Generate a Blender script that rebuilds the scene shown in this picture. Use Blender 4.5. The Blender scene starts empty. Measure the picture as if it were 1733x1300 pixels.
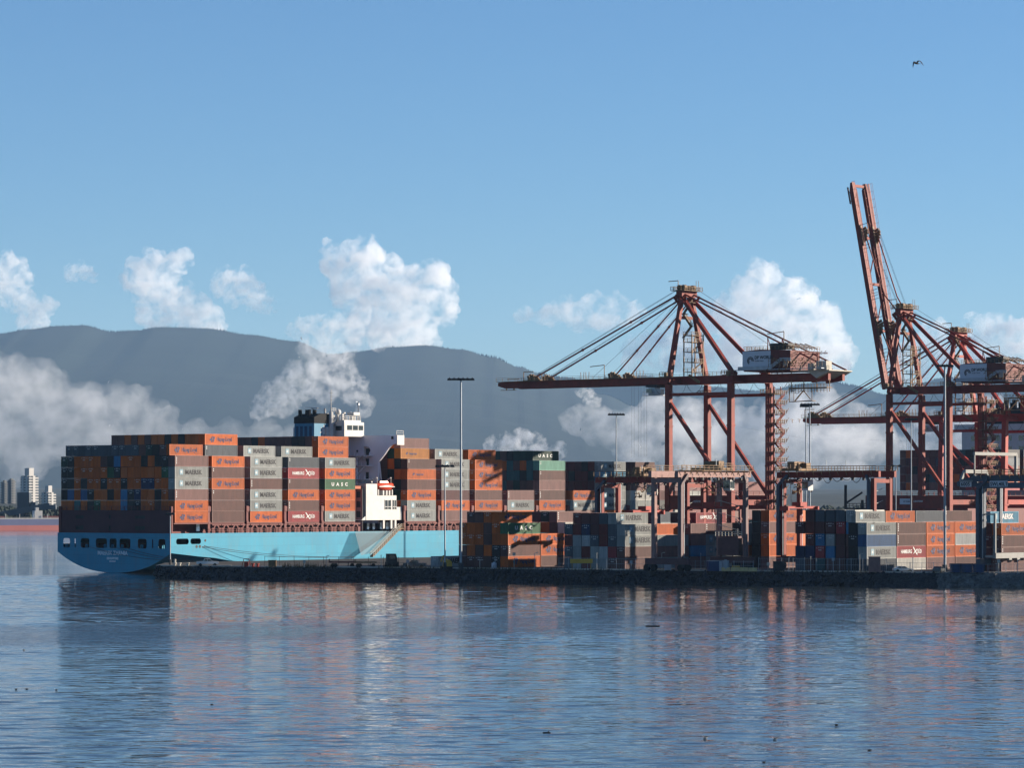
import bpy, bmesh, math, random
from mathutils import Vector, Matrix, noise
R = math.radians
random.seed(11)
S = bpy.context.scene
COL = S.collection

# ---------------------------------------------------------------- camera, sky, sun, exposure
FPX, CX, HY, CAMH = 5700.0, 866.5, 845.0, 19.2      # focal length in photo pixels, centre column, horizon row, eye height
cam_d = bpy.data.cameras.new("camera")
cam = bpy.data.objects.new("camera", cam_d); COL.objects.link(cam)
cam.location = (0, 0, CAMH); cam.rotation_euler = (R(90), 0, 0)
cam_d.sensor_width = 36.0; cam_d.lens = 36.0 * FPX / 1733.0
cam_d.shift_y = (HY - 650.0) / 1733.0
cam_d.clip_start = 1.0; cam_d.clip_end = 80000.0
S.camera = cam

SUN_AZ, SUN_EL = R(76), R(15)                        # azimuth from the view axis towards the right
sun_vec = Vector((math.cos(SUN_EL) * math.sin(SUN_AZ), math.cos(SUN_EL) * math.cos(SUN_AZ), math.sin(SUN_EL)))
sun_d = bpy.data.lights.new("sun", 'SUN'); sun_d.energy = 5.0; sun_d.angle = R(0.53); sun_d.color = (1.0, 0.87, 0.72)
sun = bpy.data.objects.new("sun", sun_d); COL.objects.link(sun)
sun.rotation_euler = sun_vec.to_track_quat('Z', 'Y').to_euler(); sun.location = (300, 0, 400)

world = bpy.data.worlds.new("World"); S.world = world; world.use_nodes = True
wn = world.node_tree; wn.nodes.clear()
sky = wn.nodes.new("ShaderNodeTexSky"); sky.sky_type = 'NISHITA'; sky.sun_disc = False
sky.sun_elevation = SUN_EL; sky.sun_rotation = SUN_AZ
sky.air_density = 0.9; sky.dust_density = 0.0; sky.ozone_density = 6.0; sky.altitude = 0
bg = wn.nodes.new("ShaderNodeBackground"); bg.inputs['Strength'].default_value = 0.0572
wo = wn.nodes.new("ShaderNodeOutputWorld")
wn.links.new(sky.outputs[0], bg.inputs[0]); wn.links.new(bg.outputs[0], wo.inputs[0])

vs = S.view_settings
vs.view_transform = 'Standard'; vs.look = 'None'; vs.exposure = 1.25; vs.gamma = 1.0; vs.use_curve_mapping = False
S.render.engine = 'CYCLES'
S.cycles.use_denoising = True
S.cycles.max_bounces = 10; S.cycles.diffuse_bounces = 3; S.cycles.glossy_bounces = 3
S.cycles.transparent_max_bounces = 12; S.cycles.volume_bounces = 24
S.cycles.sample_clamp_indirect = 4.0; S.cycles.caustics_reflective = False

# ---------------------------------------------------------------- frames of reference
TH = R(51)                                           # heading of the berth and the yard rows
U = Vector((math.cos(TH), math.sin(TH), 0)); PORT = Vector((-math.sin(TH), math.cos(TH), 0))
O0 = Vector((-87.5, 864.0, 0))                       # starboard corner of the ship's transom, at the water
QZ = 3.0                                             # quay level

def P(px, py, d):                                    # photo pixel at a distance -> point
    return Vector(((px - CX) * d / FPX, d, CAMH + (HY - py) * d / FPX))
def G(px, d, z=QZ):
    return Vector(((px - CX) * d / FPX, d, z))
def W(s, p, z=0.0):                                  # berth coordinates: along the ship, to port, up
    return O0 + U * s + PORT * p + Vector((0, 0, z))

# ---------------------------------------------------------------- helpers
class MB:
    def __init__(self): self.v = []; self.f = []; self.m = []
    def add(self, vs_, fs, mi=0):
        n = len(self.v); self.v += [tuple(q) for q in vs_]
        for f in fs: self.f.append([i + n for i in f]); self.m.append(mi)
        return self
    def box(self, x0, x1, y0, y1, z0, z1, mi=0):
        return self.add([(x0,y0,z0),(x1,y0,z0),(x1,y1,z0),(x0,y1,z0),(x0,y0,z1),(x1,y0,z1),(x1,y1,z1),(x0,y1,z1)],
            [(0,3,2,1),(4,5,6,7),(0,1,5,4),(1,2,6,5),(2,3,7,6),(3,0,4,7)], mi)
    def beam(self, a, b, w, h=None, mi=0, w2=None, h2=None):
        a = Vector(a); b = Vector(b); h = h or w; w2 = w2 or w; h2 = h2 or h; d = (b - a)
        if d.length < 1e-6: return self
        d.normalize(); up = Vector((0,0,1)) if abs(d.z) < .95 else Vector((1,0,0))
        x = d.cross(up).normalized(); y = x.cross(d).normalized()
        vs_ = [a - x*w/2 - y*h/2, a + x*w/2 - y*h/2, a + x*w/2 + y*h/2, a - x*w/2 + y*h/2,
               b - x*w2/2 - y*h2/2, b + x*w2/2 - y*h2/2, b + x*w2/2 + y*h2/2, b - x*w2/2 + y*h2/2]
        return self.add(vs_, [(0,3,2,1),(4,5,6,7),(0,1,5,4),(1,2,6,5),(2,3,7,6),(3,0,4,7)], mi)
    def tube(self, a, b, r, n=6, mi=0, r2=None):
        a = Vector(a); b = Vector(b); d = (b - a).normalized(); r2 = r if r2 is None else r2
        up = Vector((0,0,1)) if abs(d.z) < .95 else Vector((1,0,0))
        x = d.cross(up).normalized(); y = x.cross(d).normalized(); vs_ = []
        for c, q in ((a, r), (b, r2)):
            for i in range(n):
                t = 2*math.pi*i/n; vs_.append(c + x*math.cos(t)*q + y*math.sin(t)*q)
        fs = [(i, (i+1) % n, n + (i+1) % n, n + i) for i in range(n)] + [tuple(range(n-1, -1, -1)), tuple(range(n, 2*n))]
        return self.add(vs_, fs, mi)
    def path(self, pts, r, n=5, mi=0):
        for a, b in zip(pts, pts[1:]): self.tube(a, b, r, n, mi)
        return self
    def prism(self, pts, vec, mi=0):                 # a planar outline given thickness
        n = len(pts); vec = Vector(vec); pts = [Vector(p) for p in pts]
        vs_ = pts + [p + vec for p in pts]
        fs = [tuple(range(n-1, -1, -1)), tuple(range(n, 2*n))] + [(i, (i+1) % n, n + (i+1) % n, n + i) for i in range(n)]
        return self.add(vs_, fs, mi)
    def ball(self, c, r, mi=0, sx=1, sy=1, sz=1, n=8):
        vs_ = []; fs = []; k = n // 2 + 1
        for i in range(k + 1):
            ph = math.pi * i / k
            for j in range(n):
                t = 2*math.pi*j/n
                vs_.append((c[0] + r*sx*math.sin(ph)*math.cos(t), c[1] + r*sy*math.sin(ph)*math.sin(t), c[2] + r*sz*math.cos(ph)))
        for i in range(k):
            for j in range(n): fs.append((i*n+j, i*n+(j+1) % n, (i+1)*n+(j+1) % n, (i+1)*n+j))
        return self.add(vs_, fs, mi)
    def rail(self, a, b, h=1.1, step=2.0, r=.035, mi=0):     # handrail between two points
        a = Vector(a); b = Vector(b); n = max(1, int((b-a).length / step)); z = Vector((0,0,h))
        self.beam(a+z, b+z, r*2, mi=mi); self.beam(a+z*.5, b+z*.5, r*1.6, mi=mi)
        for i in range(n+1):
            q = a.lerp(b, i/n); self.beam(q, q+z, r*2, mi=mi)
        return self
    def mesh(self, name, mats, normals=True, smooth=False):
        me = bpy.data.meshes.new(name); me.from_pydata(self.v, [], self.f)
        for m in (mats if isinstance(mats, (list, tuple)) else [mats]): me.materials.append(m)
        me.polygons.foreach_set('material_index', self.m)
        if normals:
            bm = bmesh.new(); bm.from_mesh(me); bmesh.ops.recalc_face_normals(bm, faces=bm.faces); bm.to_mesh(me); bm.free()
        if smooth: me.polygons.foreach_set('use_smooth', [True]*len(me.polygons))
        me.update(); return me
    def build(self, name, mats, parent=None, loc=None, rz=0, **k):
        return link(name, self.mesh(name, mats, **k), parent, loc, rz)

def link(name, data, parent=None, loc=None, rz=0):
    global LAST
    o = bpy.data.objects.new(name, data); COL.objects.link(o); LAST = o
    if parent: o.parent = parent
    if loc is not None: o.location = loc
    if rz: o.rotation_euler = (0, 0, rz)
    return o
def tag(o, label=None, cat=None, group=None, kind=None):
    if label: o['label'] = label
    if cat: o['category'] = cat
    if group: o['group'] = group
    if kind: o['kind'] = kind
    return o
def empty(name, loc, rz=0, label=None, cat=None, group=None):
    o = link(name, None, None, loc, rz); o.empty_display_size = 1
    return tag(o, label, cat, group)
def copy_tree(o, parent=None, name=None):
    c = o.copy(); COL.objects.link(c); c.parent = parent
    for ch in o.children: copy_tree(ch, c)
    return c

# ---------------------------------------------------------------- materials
ALB = .86                                            # overall albedo level that goes with the exposure
def mat(name, col, rough=.55, var=.18, scale=.6, metal=0.0, rust=None, rust_amt=.5, obj_var=0.0, stretch=None, spec=.22):
    col = tuple(ALB*c for c in col); rust = tuple(ALB*c for c in rust) if rust else None
    m = bpy.data.materials.new(name); m.use_nodes = True; nt = m.node_tree; N = nt.nodes; L = nt.links
    b = N['Principled BSDF']; b.inputs['Roughness'].default_value = rough; b.inputs['Metallic'].default_value = metal
    b.inputs['Specular IOR Level'].default_value = spec
    tc = N.new('ShaderNodeTexCoord'); src = tc.outputs['Object']
    oi = N.new('ShaderNodeObjectInfo')
    ad = N.new('ShaderNodeVectorMath'); ad.operation = 'ADD'
    sc = N.new('ShaderNodeVectorMath'); sc.operation = 'SCALE'; sc.inputs[0].default_value = (37, 19, 53)
    L.new(oi.outputs['Random'], sc.inputs['Scale']); L.new(src, ad.inputs[0]); L.new(sc.outputs[0], ad.inputs[1]); src = ad.outputs[0]
    if stretch:
        mp = N.new('ShaderNodeMapping'); mp.inputs['Scale'].default_value = stretch; L.new(src, mp.inputs[0]); src = mp.outputs[0]
    nz = N.new('ShaderNodeTexNoise'); nz.inputs['Scale'].default_value = scale; nz.inputs['Detail'].default_value = 5; nz.inputs['Roughness'].default_value = .65
    L.new(src, nz.inputs['Vector'])
    mr = N.new('ShaderNodeMapRange'); mr.inputs['From Min'].default_value = .3; mr.inputs['From Max'].default_value = .7
    mr.inputs['To Min'].default_value = 1 - var; mr.inputs['To Max'].default_value = 1 + var
    L.new(nz.outputs['Fac'], mr.inputs['Value']); fac = mr.outputs[0]
    if obj_var:
        m2 = N.new('ShaderNodeMapRange'); m2.inputs['To Min'].default_value = 1 - obj_var; m2.inputs['To Max'].default_value = 1 + obj_var
        L.new(oi.outputs['Random'], m2.inputs['Value'])
        mu = N.new('ShaderNodeMath'); mu.operation = 'MULTIPLY'; L.new(fac, mu.inputs[0]); L.new(m2.outputs[0], mu.inputs[1]); fac = mu.outputs[0]
    vm = N.new('ShaderNodeVectorMath'); vm.operation = 'SCALE'; vm.inputs[0].default_value = col; L.new(fac, vm.inputs['Scale'])
    out = vm.outputs[0]
    if rust:
        n2 = N.new('ShaderNodeTexNoise'); n2.inputs['Scale'].default_value = scale * 2.3; n2.inputs['Detail'].default_value = 6; n2.inputs['Roughness'].default_value = .7
        L.new(src, n2.inputs['Vector'])
        r2 = N.new('ShaderNodeMapRange'); r2.inputs['From Min'].default_value = .5; r2.inputs['From Max'].default_value = .72; r2.inputs['To Max'].default_value = rust_amt
        L.new(n2.outputs['Fac'], r2.inputs['Value'])
        mx = N.new('ShaderNodeMix'); mx.data_type = 'RGBA'; L.new(r2.outputs[0], mx.inputs['Factor']); L.new(out, mx.inputs[6]); mx.inputs[7].default_value = (*rust, 1)
        out = mx.outputs[2]
    L.new(out, b.inputs['Base Color'])
    return m
M = {}
M['red'] = mat('weathered_crane_red', (.215,.027,.014), .6, .28, .25, rust=(.12,.030,.018), rust_amt=.7)
M['red2'] = mat('bright_crane_red', (.34,.034,.02), .55, .2, .25, rust=(.20,.036,.022), rust_amt=.5)
M['housered'] = mat('dull_dark_red_cladding', (.135,.023,.016), .6, .3, .4, rust=(.08,.022,.016), rust_amt=.7)
M['offwhite'] = mat('dull_white_frame_paint', (.25,.25,.235), .6, .12, .5)
M['pink'] = mat('faded_pink_paint', (.28,.155,.135), .6, .2, .4, rust=(.15,.06,.045), rust_amt=.5)
M['rustgold'] = mat('rusty_galvanised_steel', (.20,.115,.05), .6, .5, 1.2)
M['steel'] = mat('grey_galvanised_steel', (.30,.33,.36), .45, .15, .8, metal=.3)
M['dark'] = mat('dark_machinery_steel', (.035,.033,.035), .6, .3, .8)
M['black'] = mat('black_rubber', (.012,.012,.013), .8, .2, 1)
M['rope'] = mat('dark_steel_rope', (.05,.045,.045), .6, .1, 1)
M['white'] = mat('white_ship_paint', (.56,.55,.52), .45, .06, .3, rust=(.36,.26,.18), rust_amt=.25)
M['mauve'] = mat('white_superstructure_paint', (.88,.83,.86), .5, .06, .25)
M['hull'] = mat('pale_blue_hull_paint', (.008,.245,.375), .38, .10, .16, stretch=(1,1,.22), rust=(.07,.20,.25), rust_amt=.45)
M['maroon'] = mat('maroon_deck_paint', (.16,.042,.037), .6, .2, .5, rust=(.10,.036,.03), rust_amt=.5)
M['glass'] = mat('dark_window_glass', (.012,.016,.02), .12, .1, 1, spec=.8)
M['orange'] = mat('orange_lifeboat_shell', (.50,.055,.02), .35, .1, .5)
M['asphalt'] = mat('yard_asphalt', (.05,.049,.047), .85, .3, .2)
M['concrete'] = mat('quay_concrete', (.075,.072,.07), .85, .35, .3, rust=(.02,.02,.02), rust_amt=.9)
M['rock'] = mat('riprap_stone', (.045,.045,.047), .7, .5, .35, rust=(.012,.012,.013), rust_amt=.8)
M['rock2'] = mat('painted_sunlit_riprap', (.13,.125,.115), .75, .6, .5, rust=(.03,.03,.032), rust_amt=.9)  # the same riprap stone, lightened and mottled to stand for sunlit speckle
M['yellow'] = mat('safety_yellow_paint', (.62,.36,.05), .5, .15, .8)
M['pale'] = mat('pale_concrete', (.5,.47,.40), .8, .15, .6)
M['bluegrey'] = mat('blue_grey_crane_paint', (.06,.078,.105), .5, .12, .3)
M['navyp'] = mat('navy_blue_paint', (.02,.05,.13), .45, .2, .5)
M['carwhite'] = mat('white_car_paint', (.75,.74,.70), .25, .03, 1)
M['cardark'] = mat('dark_silver_car_paint', (.09,.095,.10), .3, .05, 1, metal=.3)
M['sign'] = mat('pale_sign_board', (.55,.58,.62), .5, .06, .8)
M['ink'] = mat('black_lettering', (.02,.02,.024), .6, .05, 1)
M['inkblue'] = mat('dark_blue_lettering', (.008,.012,.075), .55, .05, 1)
M['inkwhite'] = mat('white_lettering', (.60,.59,.57), .55, .06, 1)
M['inkpale'] = mat('pale_blue_emblem', (.17,.29,.35), .55, .05, 1)
M['bird'] = mat('grey_white_feathers', (.62,.60,.58), .8, .1, 3)
M['birddark'] = mat('dark_brown_feathers', (.035,.028,.024), .8, .2, 3)
M['weed'] = mat('dry_brown_weeds', (.10,.075,.035), .9, .4, 1.5)
def plate_seams(m):                                  # welded shell plates show as faintly different panels
    nt = m.node_tree; N = nt.nodes; L = nt.links; b = N['Principled BSDF']; src = b.inputs['Base Color'].links[0].from_socket
    tc = N.new('ShaderNodeTexCoord'); sp = N.new('ShaderNodeSeparateXYZ'); cb = N.new('ShaderNodeCombineXYZ'); ad = N.new('ShaderNodeMath'); ad.operation = 'ADD'
    L.new(tc.outputs['Object'], sp.inputs[0]); L.new(sp.outputs['X'], ad.inputs[0]); L.new(sp.outputs['Y'], ad.inputs[1]); L.new(ad.outputs[0], cb.inputs['X']); L.new(sp.outputs['Z'], cb.inputs['Y'])
    br = N.new('ShaderNodeTexBrick'); br.inputs['Scale'].default_value = 1.0; br.inputs['Brick Width'].default_value = 8.5; br.inputs['Row Height'].default_value = 2.3; br.inputs['Mortar Size'].default_value = .05
    br.inputs['Color1'].default_value = (1.07,1.05,1.04,1); br.inputs['Color2'].default_value = (.90,.93,.95,1); br.inputs['Mortar'].default_value = (.74,.80,.82,1)
    L.new(cb.outputs[0], br.inputs['Vector']); mx = N.new('ShaderNodeMix'); mx.data_type = 'RGBA'; mx.blend_type = 'MULTIPLY'; mx.inputs['Factor'].default_value = 1
    L.new(src, mx.inputs[6]); L.new(br.outputs['Color'], mx.inputs[7]); L.new(mx.outputs[2], b.inputs['Base Color'])
plate_seams(M['hull'])
# ---------------------------------------------------------------- setting: water, shore, hills, quay
def water_material():
    m = bpy.data.materials.new('harbour_water'); m.use_nodes = True; nt = m.node_tree; N = nt.nodes; L = nt.links
    b = N['Principled BSDF']; b.inputs['Base Color'].default_value = (.034,.044,.048,1); b.inputs['IOR'].default_value = 1.33
    tc = N.new('ShaderNodeTexCoord')
    def nz(scale, sx, detail, rot=0.0):
        mp = N.new('ShaderNodeMapping'); mp.inputs['Scale'].default_value = (sx, 1, 1); mp.inputs['Rotation'].default_value = (0,0,rot)
        L.new(tc.outputs['Object'], mp.inputs[0])
        n = N.new('ShaderNodeTexNoise'); n.noise_dimensions = '2D'; n.inputs['Scale'].default_value = scale; n.inputs['Detail'].default_value = detail; n.inputs['Roughness'].default_value = .55
        L.new(mp.outputs[0], n.inputs['Vector']); return n.outputs['Fac']
    def math_(op, a, b_):
        n = N.new('ShaderNodeMath'); n.operation = op
        for i, q in enumerate((a, b_)):
            if hasattr(q, 'links'): L.new(q, n.inputs[i])
            else: n.inputs[i].default_value = q
        return n.outputs[0]
    def ramp(v, a, b_, c, d_):
        n = N.new('ShaderNodeMapRange'); n.interpolation_type = 'SMOOTHSTEP'
        L.new(v, n.inputs[0])
        for i, q in enumerate((a, b_, c, d_)): n.inputs[1+i].default_value = q
        return n.outputs[0]
    big = nz(.05, .35, 2, R(5)); m2 = nz(.14, .25, 2, R(-6)); mid = nz(.36, .28, 2, R(4)); small = nz(1.3, .4, 2, R(-9))
    patch = nz(.012, .5, 4, R(10))
    sp = N.new('ShaderNodeSeparateXYZ'); L.new(tc.outputs['Object'], sp.inputs[0])
    # a breeze-ruffled lane across the harbour, a real patch of rougher water
    lane = math_('SUBTRACT', sp.outputs['Y'], math_('ADD', math_('MULTIPLY', sp.outputs['X'], .62), 515.0))
    lane = math_('ADD', lane, math_('MULTIPLY', math_('SUBTRACT', patch, .5), 150.0))
    band = ramp(math_('ABSOLUTE', lane, 0.0), 4.0, 46.0, 1.0, 0.0)
    h = math_('ADD', math_('ADD', math_('MULTIPLY', big, WB), math_('MULTIPLY', m2, W2)), math_('ADD', math_('MULTIPLY', mid, WM), math_('MULTIPLY', small, WS)))
    amp = ramp(patch, .38, .66, .75, 1.35)
    h = math_('MULTIPLY', h, amp)
    h = math_('ADD', h, math_('MULTIPLY', math_('MULTIPLY', small, .12), band))
    bp = N.new('ShaderNodeBump'); bp.inputs['Strength'].default_value = 1.0; bp.inputs['Distance'].default_value = 1.0
    L.new(h, bp.inputs['Height']); L.new(bp.outputs[0], b.inputs['Normal'])
    ro = math_('ADD', math_('MULTIPLY', band, .05), .03); L.new(ro, b.inputs['Roughness'])
    return m
WB, W2, WM, WS = .15, .08, .12, .035
WSLOPE = .035
import numpy as np
def water_mesh():
    rng = np.random.default_rng(12)
    xs = np.arange(-150, 150.01, .55); ys = [205.0]
    while ys[-1] < 850: ys.append(ys[-1] + .00108*ys[-1])
    ys = np.array(ys); X, Y = np.meshgrid(xs, ys); Z = np.zeros_like(X)
    n = 90
    lam = np.exp(rng.uniform(np.log(1.3), np.log(6.5), n)); th = rng.normal(0, R(30), n); k = 2*np.pi/lam; ph = rng.uniform(0, 6.283, n)
    slope = WSLOPE*math.sqrt(2/n)
    g1 = .5 + .5*np.sin(X*.021 + Y*.013 + 1.0)*np.sin(Y*.017 - X*.008 + .4); g2 = .5 + .5*np.sin(X*.047 - Y*.031 + 2.0)*np.sin(Y*.043 + X*.019)
    env = .62 + .75*g1*.6 + .5*g2*.6
    lane = np.abs(Y - (.62*X + 515 + 14*np.sin(X*.05) + 9*np.sin(X*.021 + 1)))
    env *= .35 + .65*np.clip((lane - 10)/35, 0, 1)
    xw = X + 2.2*np.sin(Y*.06 + X*.02); yw = Y + 2.0*np.sin(X*.045)
    for i in range(n):
        Z += slope/k[i]*np.sin(k[i]*(math.sin(th[i])*xw + math.cos(th[i])*yw) + ph[i])
    fade = np.clip((X + 150)/12, 0, 1)*np.clip((150 - X)/12, 0, 1)*np.clip((Y - 205)/10, 0, 1)*np.clip((850 - Y)/20, 0, 1)
    Z *= env*fade; ny, nx = X.shape
    co = np.stack([X, Y, Z], -1).reshape(-1, 3)
    idx = np.arange(nx*ny).reshape(ny, nx); q = np.stack([idx[:-1,:-1], idx[:-1,1:], idx[1:,1:], idx[1:,:-1]], -1).reshape(-1, 4)
    x0, x1, y0, y1 = xs[0], xs[-1], ys[0], ys[-1]; nb = len(co)
    ex = np.array([(-1800,-400,0),(1800,-400,0),(1800,y0,0),(-1800,y0,0),(-1800,y1,0),(1800,y1,0),(1800,2330,0),(-1800,2330,0),(x0,y0,0),(x0,y1,0),(x1,y0,0),(x1,y1,0)], float)
    q2 = np.array([(0,1,2,3),(4,5,6,7),(3,8,9,4),(10,2,5,11)]) + nb
    co = np.concatenate([co, ex]); q = np.concatenate([q, q2])
    me = bpy.data.meshes.new('water'); me.vertices.add(len(co)); me.vertices.foreach_set('co', co.ravel())
    me.loops.add(q.size); me.loops.foreach_set('vertex_index', q.ravel().astype(np.int32)); me.polygons.add(len(q))
    me.polygons.foreach_set('loop_start', np.arange(0, q.size, 4, dtype=np.int32)); me.polygons.foreach_set('use_smooth', np.ones(len(q), bool))
    me.materials.append(water_material()); me.update(); me.validate(); return me
tag(link('water', water_mesh()), 'rippled blue harbour water', None, None, 'structure')

forest = mat('dark_conifer_slope', (.010,.017,.012), .95, .35, .002)
# height profile of the skyline ridge as seen from the shore: (photo column, photo row)
RIDGE = [(-120,590),(0,565),(45,558),(100,552),(140,551),(190,562),(228,560),(270,554),(345,556),(420,567),(500,578),(560,600),(600,596),(660,588),(720,585),(780,592),(832,605),(880,622),(912,633),(960,648),(1020,668),(1080,690),(1200,720),(1400,745),(1900,760)]
FARR = [(700,660),(880,650),(925,637),(960,640),(1010,648),(1050,640),(1090,637),(1130,641),(1200,655),(1290,662),(1365,650),(1400,645),(1440,652),(1500,668),(1600,640),(1700,648),(1950,640)]
def interp(tab, x):
    for (a, ya), (b, yb) in zip(tab, tab[1:]):
        if x <= b:
            t = max(0, (x - a) / (b - a)); t = t*t*(3-2*t); return ya + (yb - ya) * t
    return tab[-1][1]
def range_mesh(name, tab, d, depth, front, label, x0, x1, n, rows):
    mb = MB(); cols = []
    for i in range(n + 1):
        px = x0 + (x1 - x0) * i / n; X = (px - CX) * d / FPX
        hz = CAMH + (HY - interp(tab, px)) * d / FPX
        cols.append((X, hz))
    for j in range(rows + 1):
        t = j / rows
        for (X, hz) in cols:
            Y = d - front * (1 - t)
            prof = t ** 1.25
            q = noise.fractal(Vector((X*.0009, Y*.0009, 3.1)), 1.0, 2.1, 6) * hz * .05 * math.sin(math.pi * min(1, t*1.0)) 
            mb.v.append((X, Y, 2 + (hz - 2) * prof + q * (1-t*.6)))
    w = n + 1
    for j in range(rows):
        for i in range(n): mb.f.append([j*w+i, j*w+i+1, (j+1)*w+i+1, (j+1)*w+i]); mb.m.append(0)
    base = len(mb.v)
    for (X, hz) in cols: mb.v.append((X, d + depth, 2))
    for i in range(n): mb.f.append([rows*w+i, rows*w+i+1, base+i+1, base+i]); mb.m.append(0)
    # conifers standing along the crest
    rnd = random.Random(5)
    for i in range(n):
        for k in range(5):
            (Xa, ha), (Xb, hb) = cols[i], cols[i+1]; t = rnd.random(); X = Xa + (Xb-Xa)*t; hz = ha + (hb-ha)*t
            cl = noise.noise(Vector((X*.004, 7.7, 0)))
            th = rnd.uniform(7, 15) * (.7 + 1.1*max(0, cl)); r = th * .45
            mb.add([(X-r,d,hz-8),(X+r*.5,d-r,hz-8),(X+r*.5,d+r,hz-8),(X,d,hz+th)], [(0,1,3),(1,2,3),(2,0,3)])
    return tag(mb.build(name, forest, normals=False), label, None, None, 'structure')
range_mesh('hill', RIDGE, 20000, 900, 6800, 'dark blue forested mountain ridge behind the harbour', -140, 1900, 420, 26)
range_mesh('hill', FARR, 21800, 700, 900, 'paler mountain ridge farther off at right', 640, 1980, 300, 5)

lm = MB()
nx, ny = 60, 16
for j in range(ny + 1):
    for i in range(nx + 1):
        X = -3200 + 6400*i/nx; Y = 2300 + (13300 - 2300)*(j/ny)**1.4
        z = -2.5 if j == 0 else 2.0 + 60*(j/ny)**1.5 + 14*noise.noise(Vector((X*.004, Y*.002, 1))) * min(1, j/3)
        if j == 1: z = 3.0
        lm.v.append((X, Y, z))
for j in range(ny):
    for i in range(nx): lm.f.append([j*(nx+1)+i, j*(nx+1)+i+1, (j+1)*(nx+1)+i+1, (j+1)*(nx+1)+i]); lm.m.append(0)
tag(lm.build('shore', mat('wooded_shore_ground', (.035,.042,.035), .95, .5, .01)), 'low wooded far shore', None, None, 'structure')

# quay: one slab reaching the berth line; its near edge runs across the picture
EDGE = [(265,812),(420,801),(700,786),(1000,766),(1500,737.5),(1733,727.5),(2100,712)]
def edge_d(px):
    for (a, da), (b, db) in zip(EDGE, EDGE[1:]):
        if px <= b: return da + (db-da)*max(0, (px-a)/(b-a))
    return EDGE[-1][1]
near = [G(px, d + 3.2, 0) for px, d in EDGE]
outline = near + [Vector((520, 900, 0)), Vector((520, 1560, 0)), W(640, -4), W(-6, -4), G(268, 830, 0)]
qm = MB(); qm.prism([(v.x, v.y, -4) for v in outline], (0, 0, 4 + QZ))
tag(qm.build('quay', M['concrete']), 'dark concrete container quay', None, None, 'structure')
ym = MB(); inn = [v + Vector((1.2 if i else 3, 2.0, QZ + .006)) for i, v in enumerate(near)] + [Vector((515,900,QZ+.006)), Vector((515,1550,QZ+.006)), W(630,-9,QZ+.006), W(2,-9,QZ+.006)]
ym.add(inn, [tuple(range(len(inn)))]); tag(ym.build('pavement', M['asphalt'], normals=False), 'asphalt of the container yard', None, None, 'structure')
km = MB()
for a, b in zip(near, near[1:]):
    km.beam(a + Vector((0, .45, QZ + .13)), b + Vector((0, .45, QZ + .13)), .5, .26)
tag(km.build('kerb', M['pale']), 'pale concrete kerb along the quay edge', None, None, 'structure')

ico = bmesh.new(); bmesh.ops.create_icosphere(ico, subdivisions=1, radius=1.0)
IV = [v.co.copy() for v in ico.verts]; IF = [[v.index for v in f.verts] for f in ico.faces]; ico.free()
rk = MB(); rk2 = MB(); rr = random.Random(3)
for k in range(5200):
    px = rr.uniform(262, 1790) if k < 3600 else rr.uniform(1480, 1800)
    t = rr.random(); d = edge_d(px) + 3.4*t - .2
    right = px > 1590
    zc = -.3 + (QZ + .0) * t + rr.uniform(-.15, .2)
    r = rr.uniform(.28, .6) * (1.55 if right else 1.0)
    c = G(px, d, zc); ax = Vector((rr.uniform(.7,1.3), rr.uniform(.7,1.2), rr.uniform(.6,1.0)))
    q = Matrix.Rotation(rr.uniform(0,6.3), 3, Vector((rr.random()-.5, rr.random()-.5, rr.random()-.5)).normalized())
    vs_ = []
    for v in IV:
        w_ = v * (1 + .28*(rr.random()-.5)); vs_.append(c + q @ Vector((w_.x*ax.x*r, w_.y*ax.y*r, w_.z*ax.z*r)))
    (rk2 if right else rk).add(vs_, IF)
tag(rk.build('riprap', M['rock'], normals=False), 'heaped dark boulders of the quay slope', None, None, 'stuff')
tag(rk2.build('riprap', M['rock2'], normals=False), 'boulders coloured paler as if sunlit, at the right end of the quay slope', None, None, 'stuff')

# far shore: trees and works, towers, moored bulk carrier
tm = MB(); tr = random.Random(8)
for k in range(900):
    px = tr.uniform(-60, 130) if k < 600 else tr.uniform(1380, 1480)
    d = tr.uniform(2340, 2700); r = tr.uniform(2, 4.5); c = G(px, d, 3.0 + r*.7 + (d-2340)*.01)
    vs_ = [c + Vector((v.x*r*(1+.5*(tr.random()-.5)), v.y*r, v.z*r*(1.1+.5*(tr.random()-.5)))) for v in IV]
    tm.add(vs_, IF)
tag(tm.build('woods', mat('dark_shore_trees', (.030,.040,.030), .95, .5, .08), normals=False), 'dark band of trees along the far shore', None, None, 'stuff')

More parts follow.
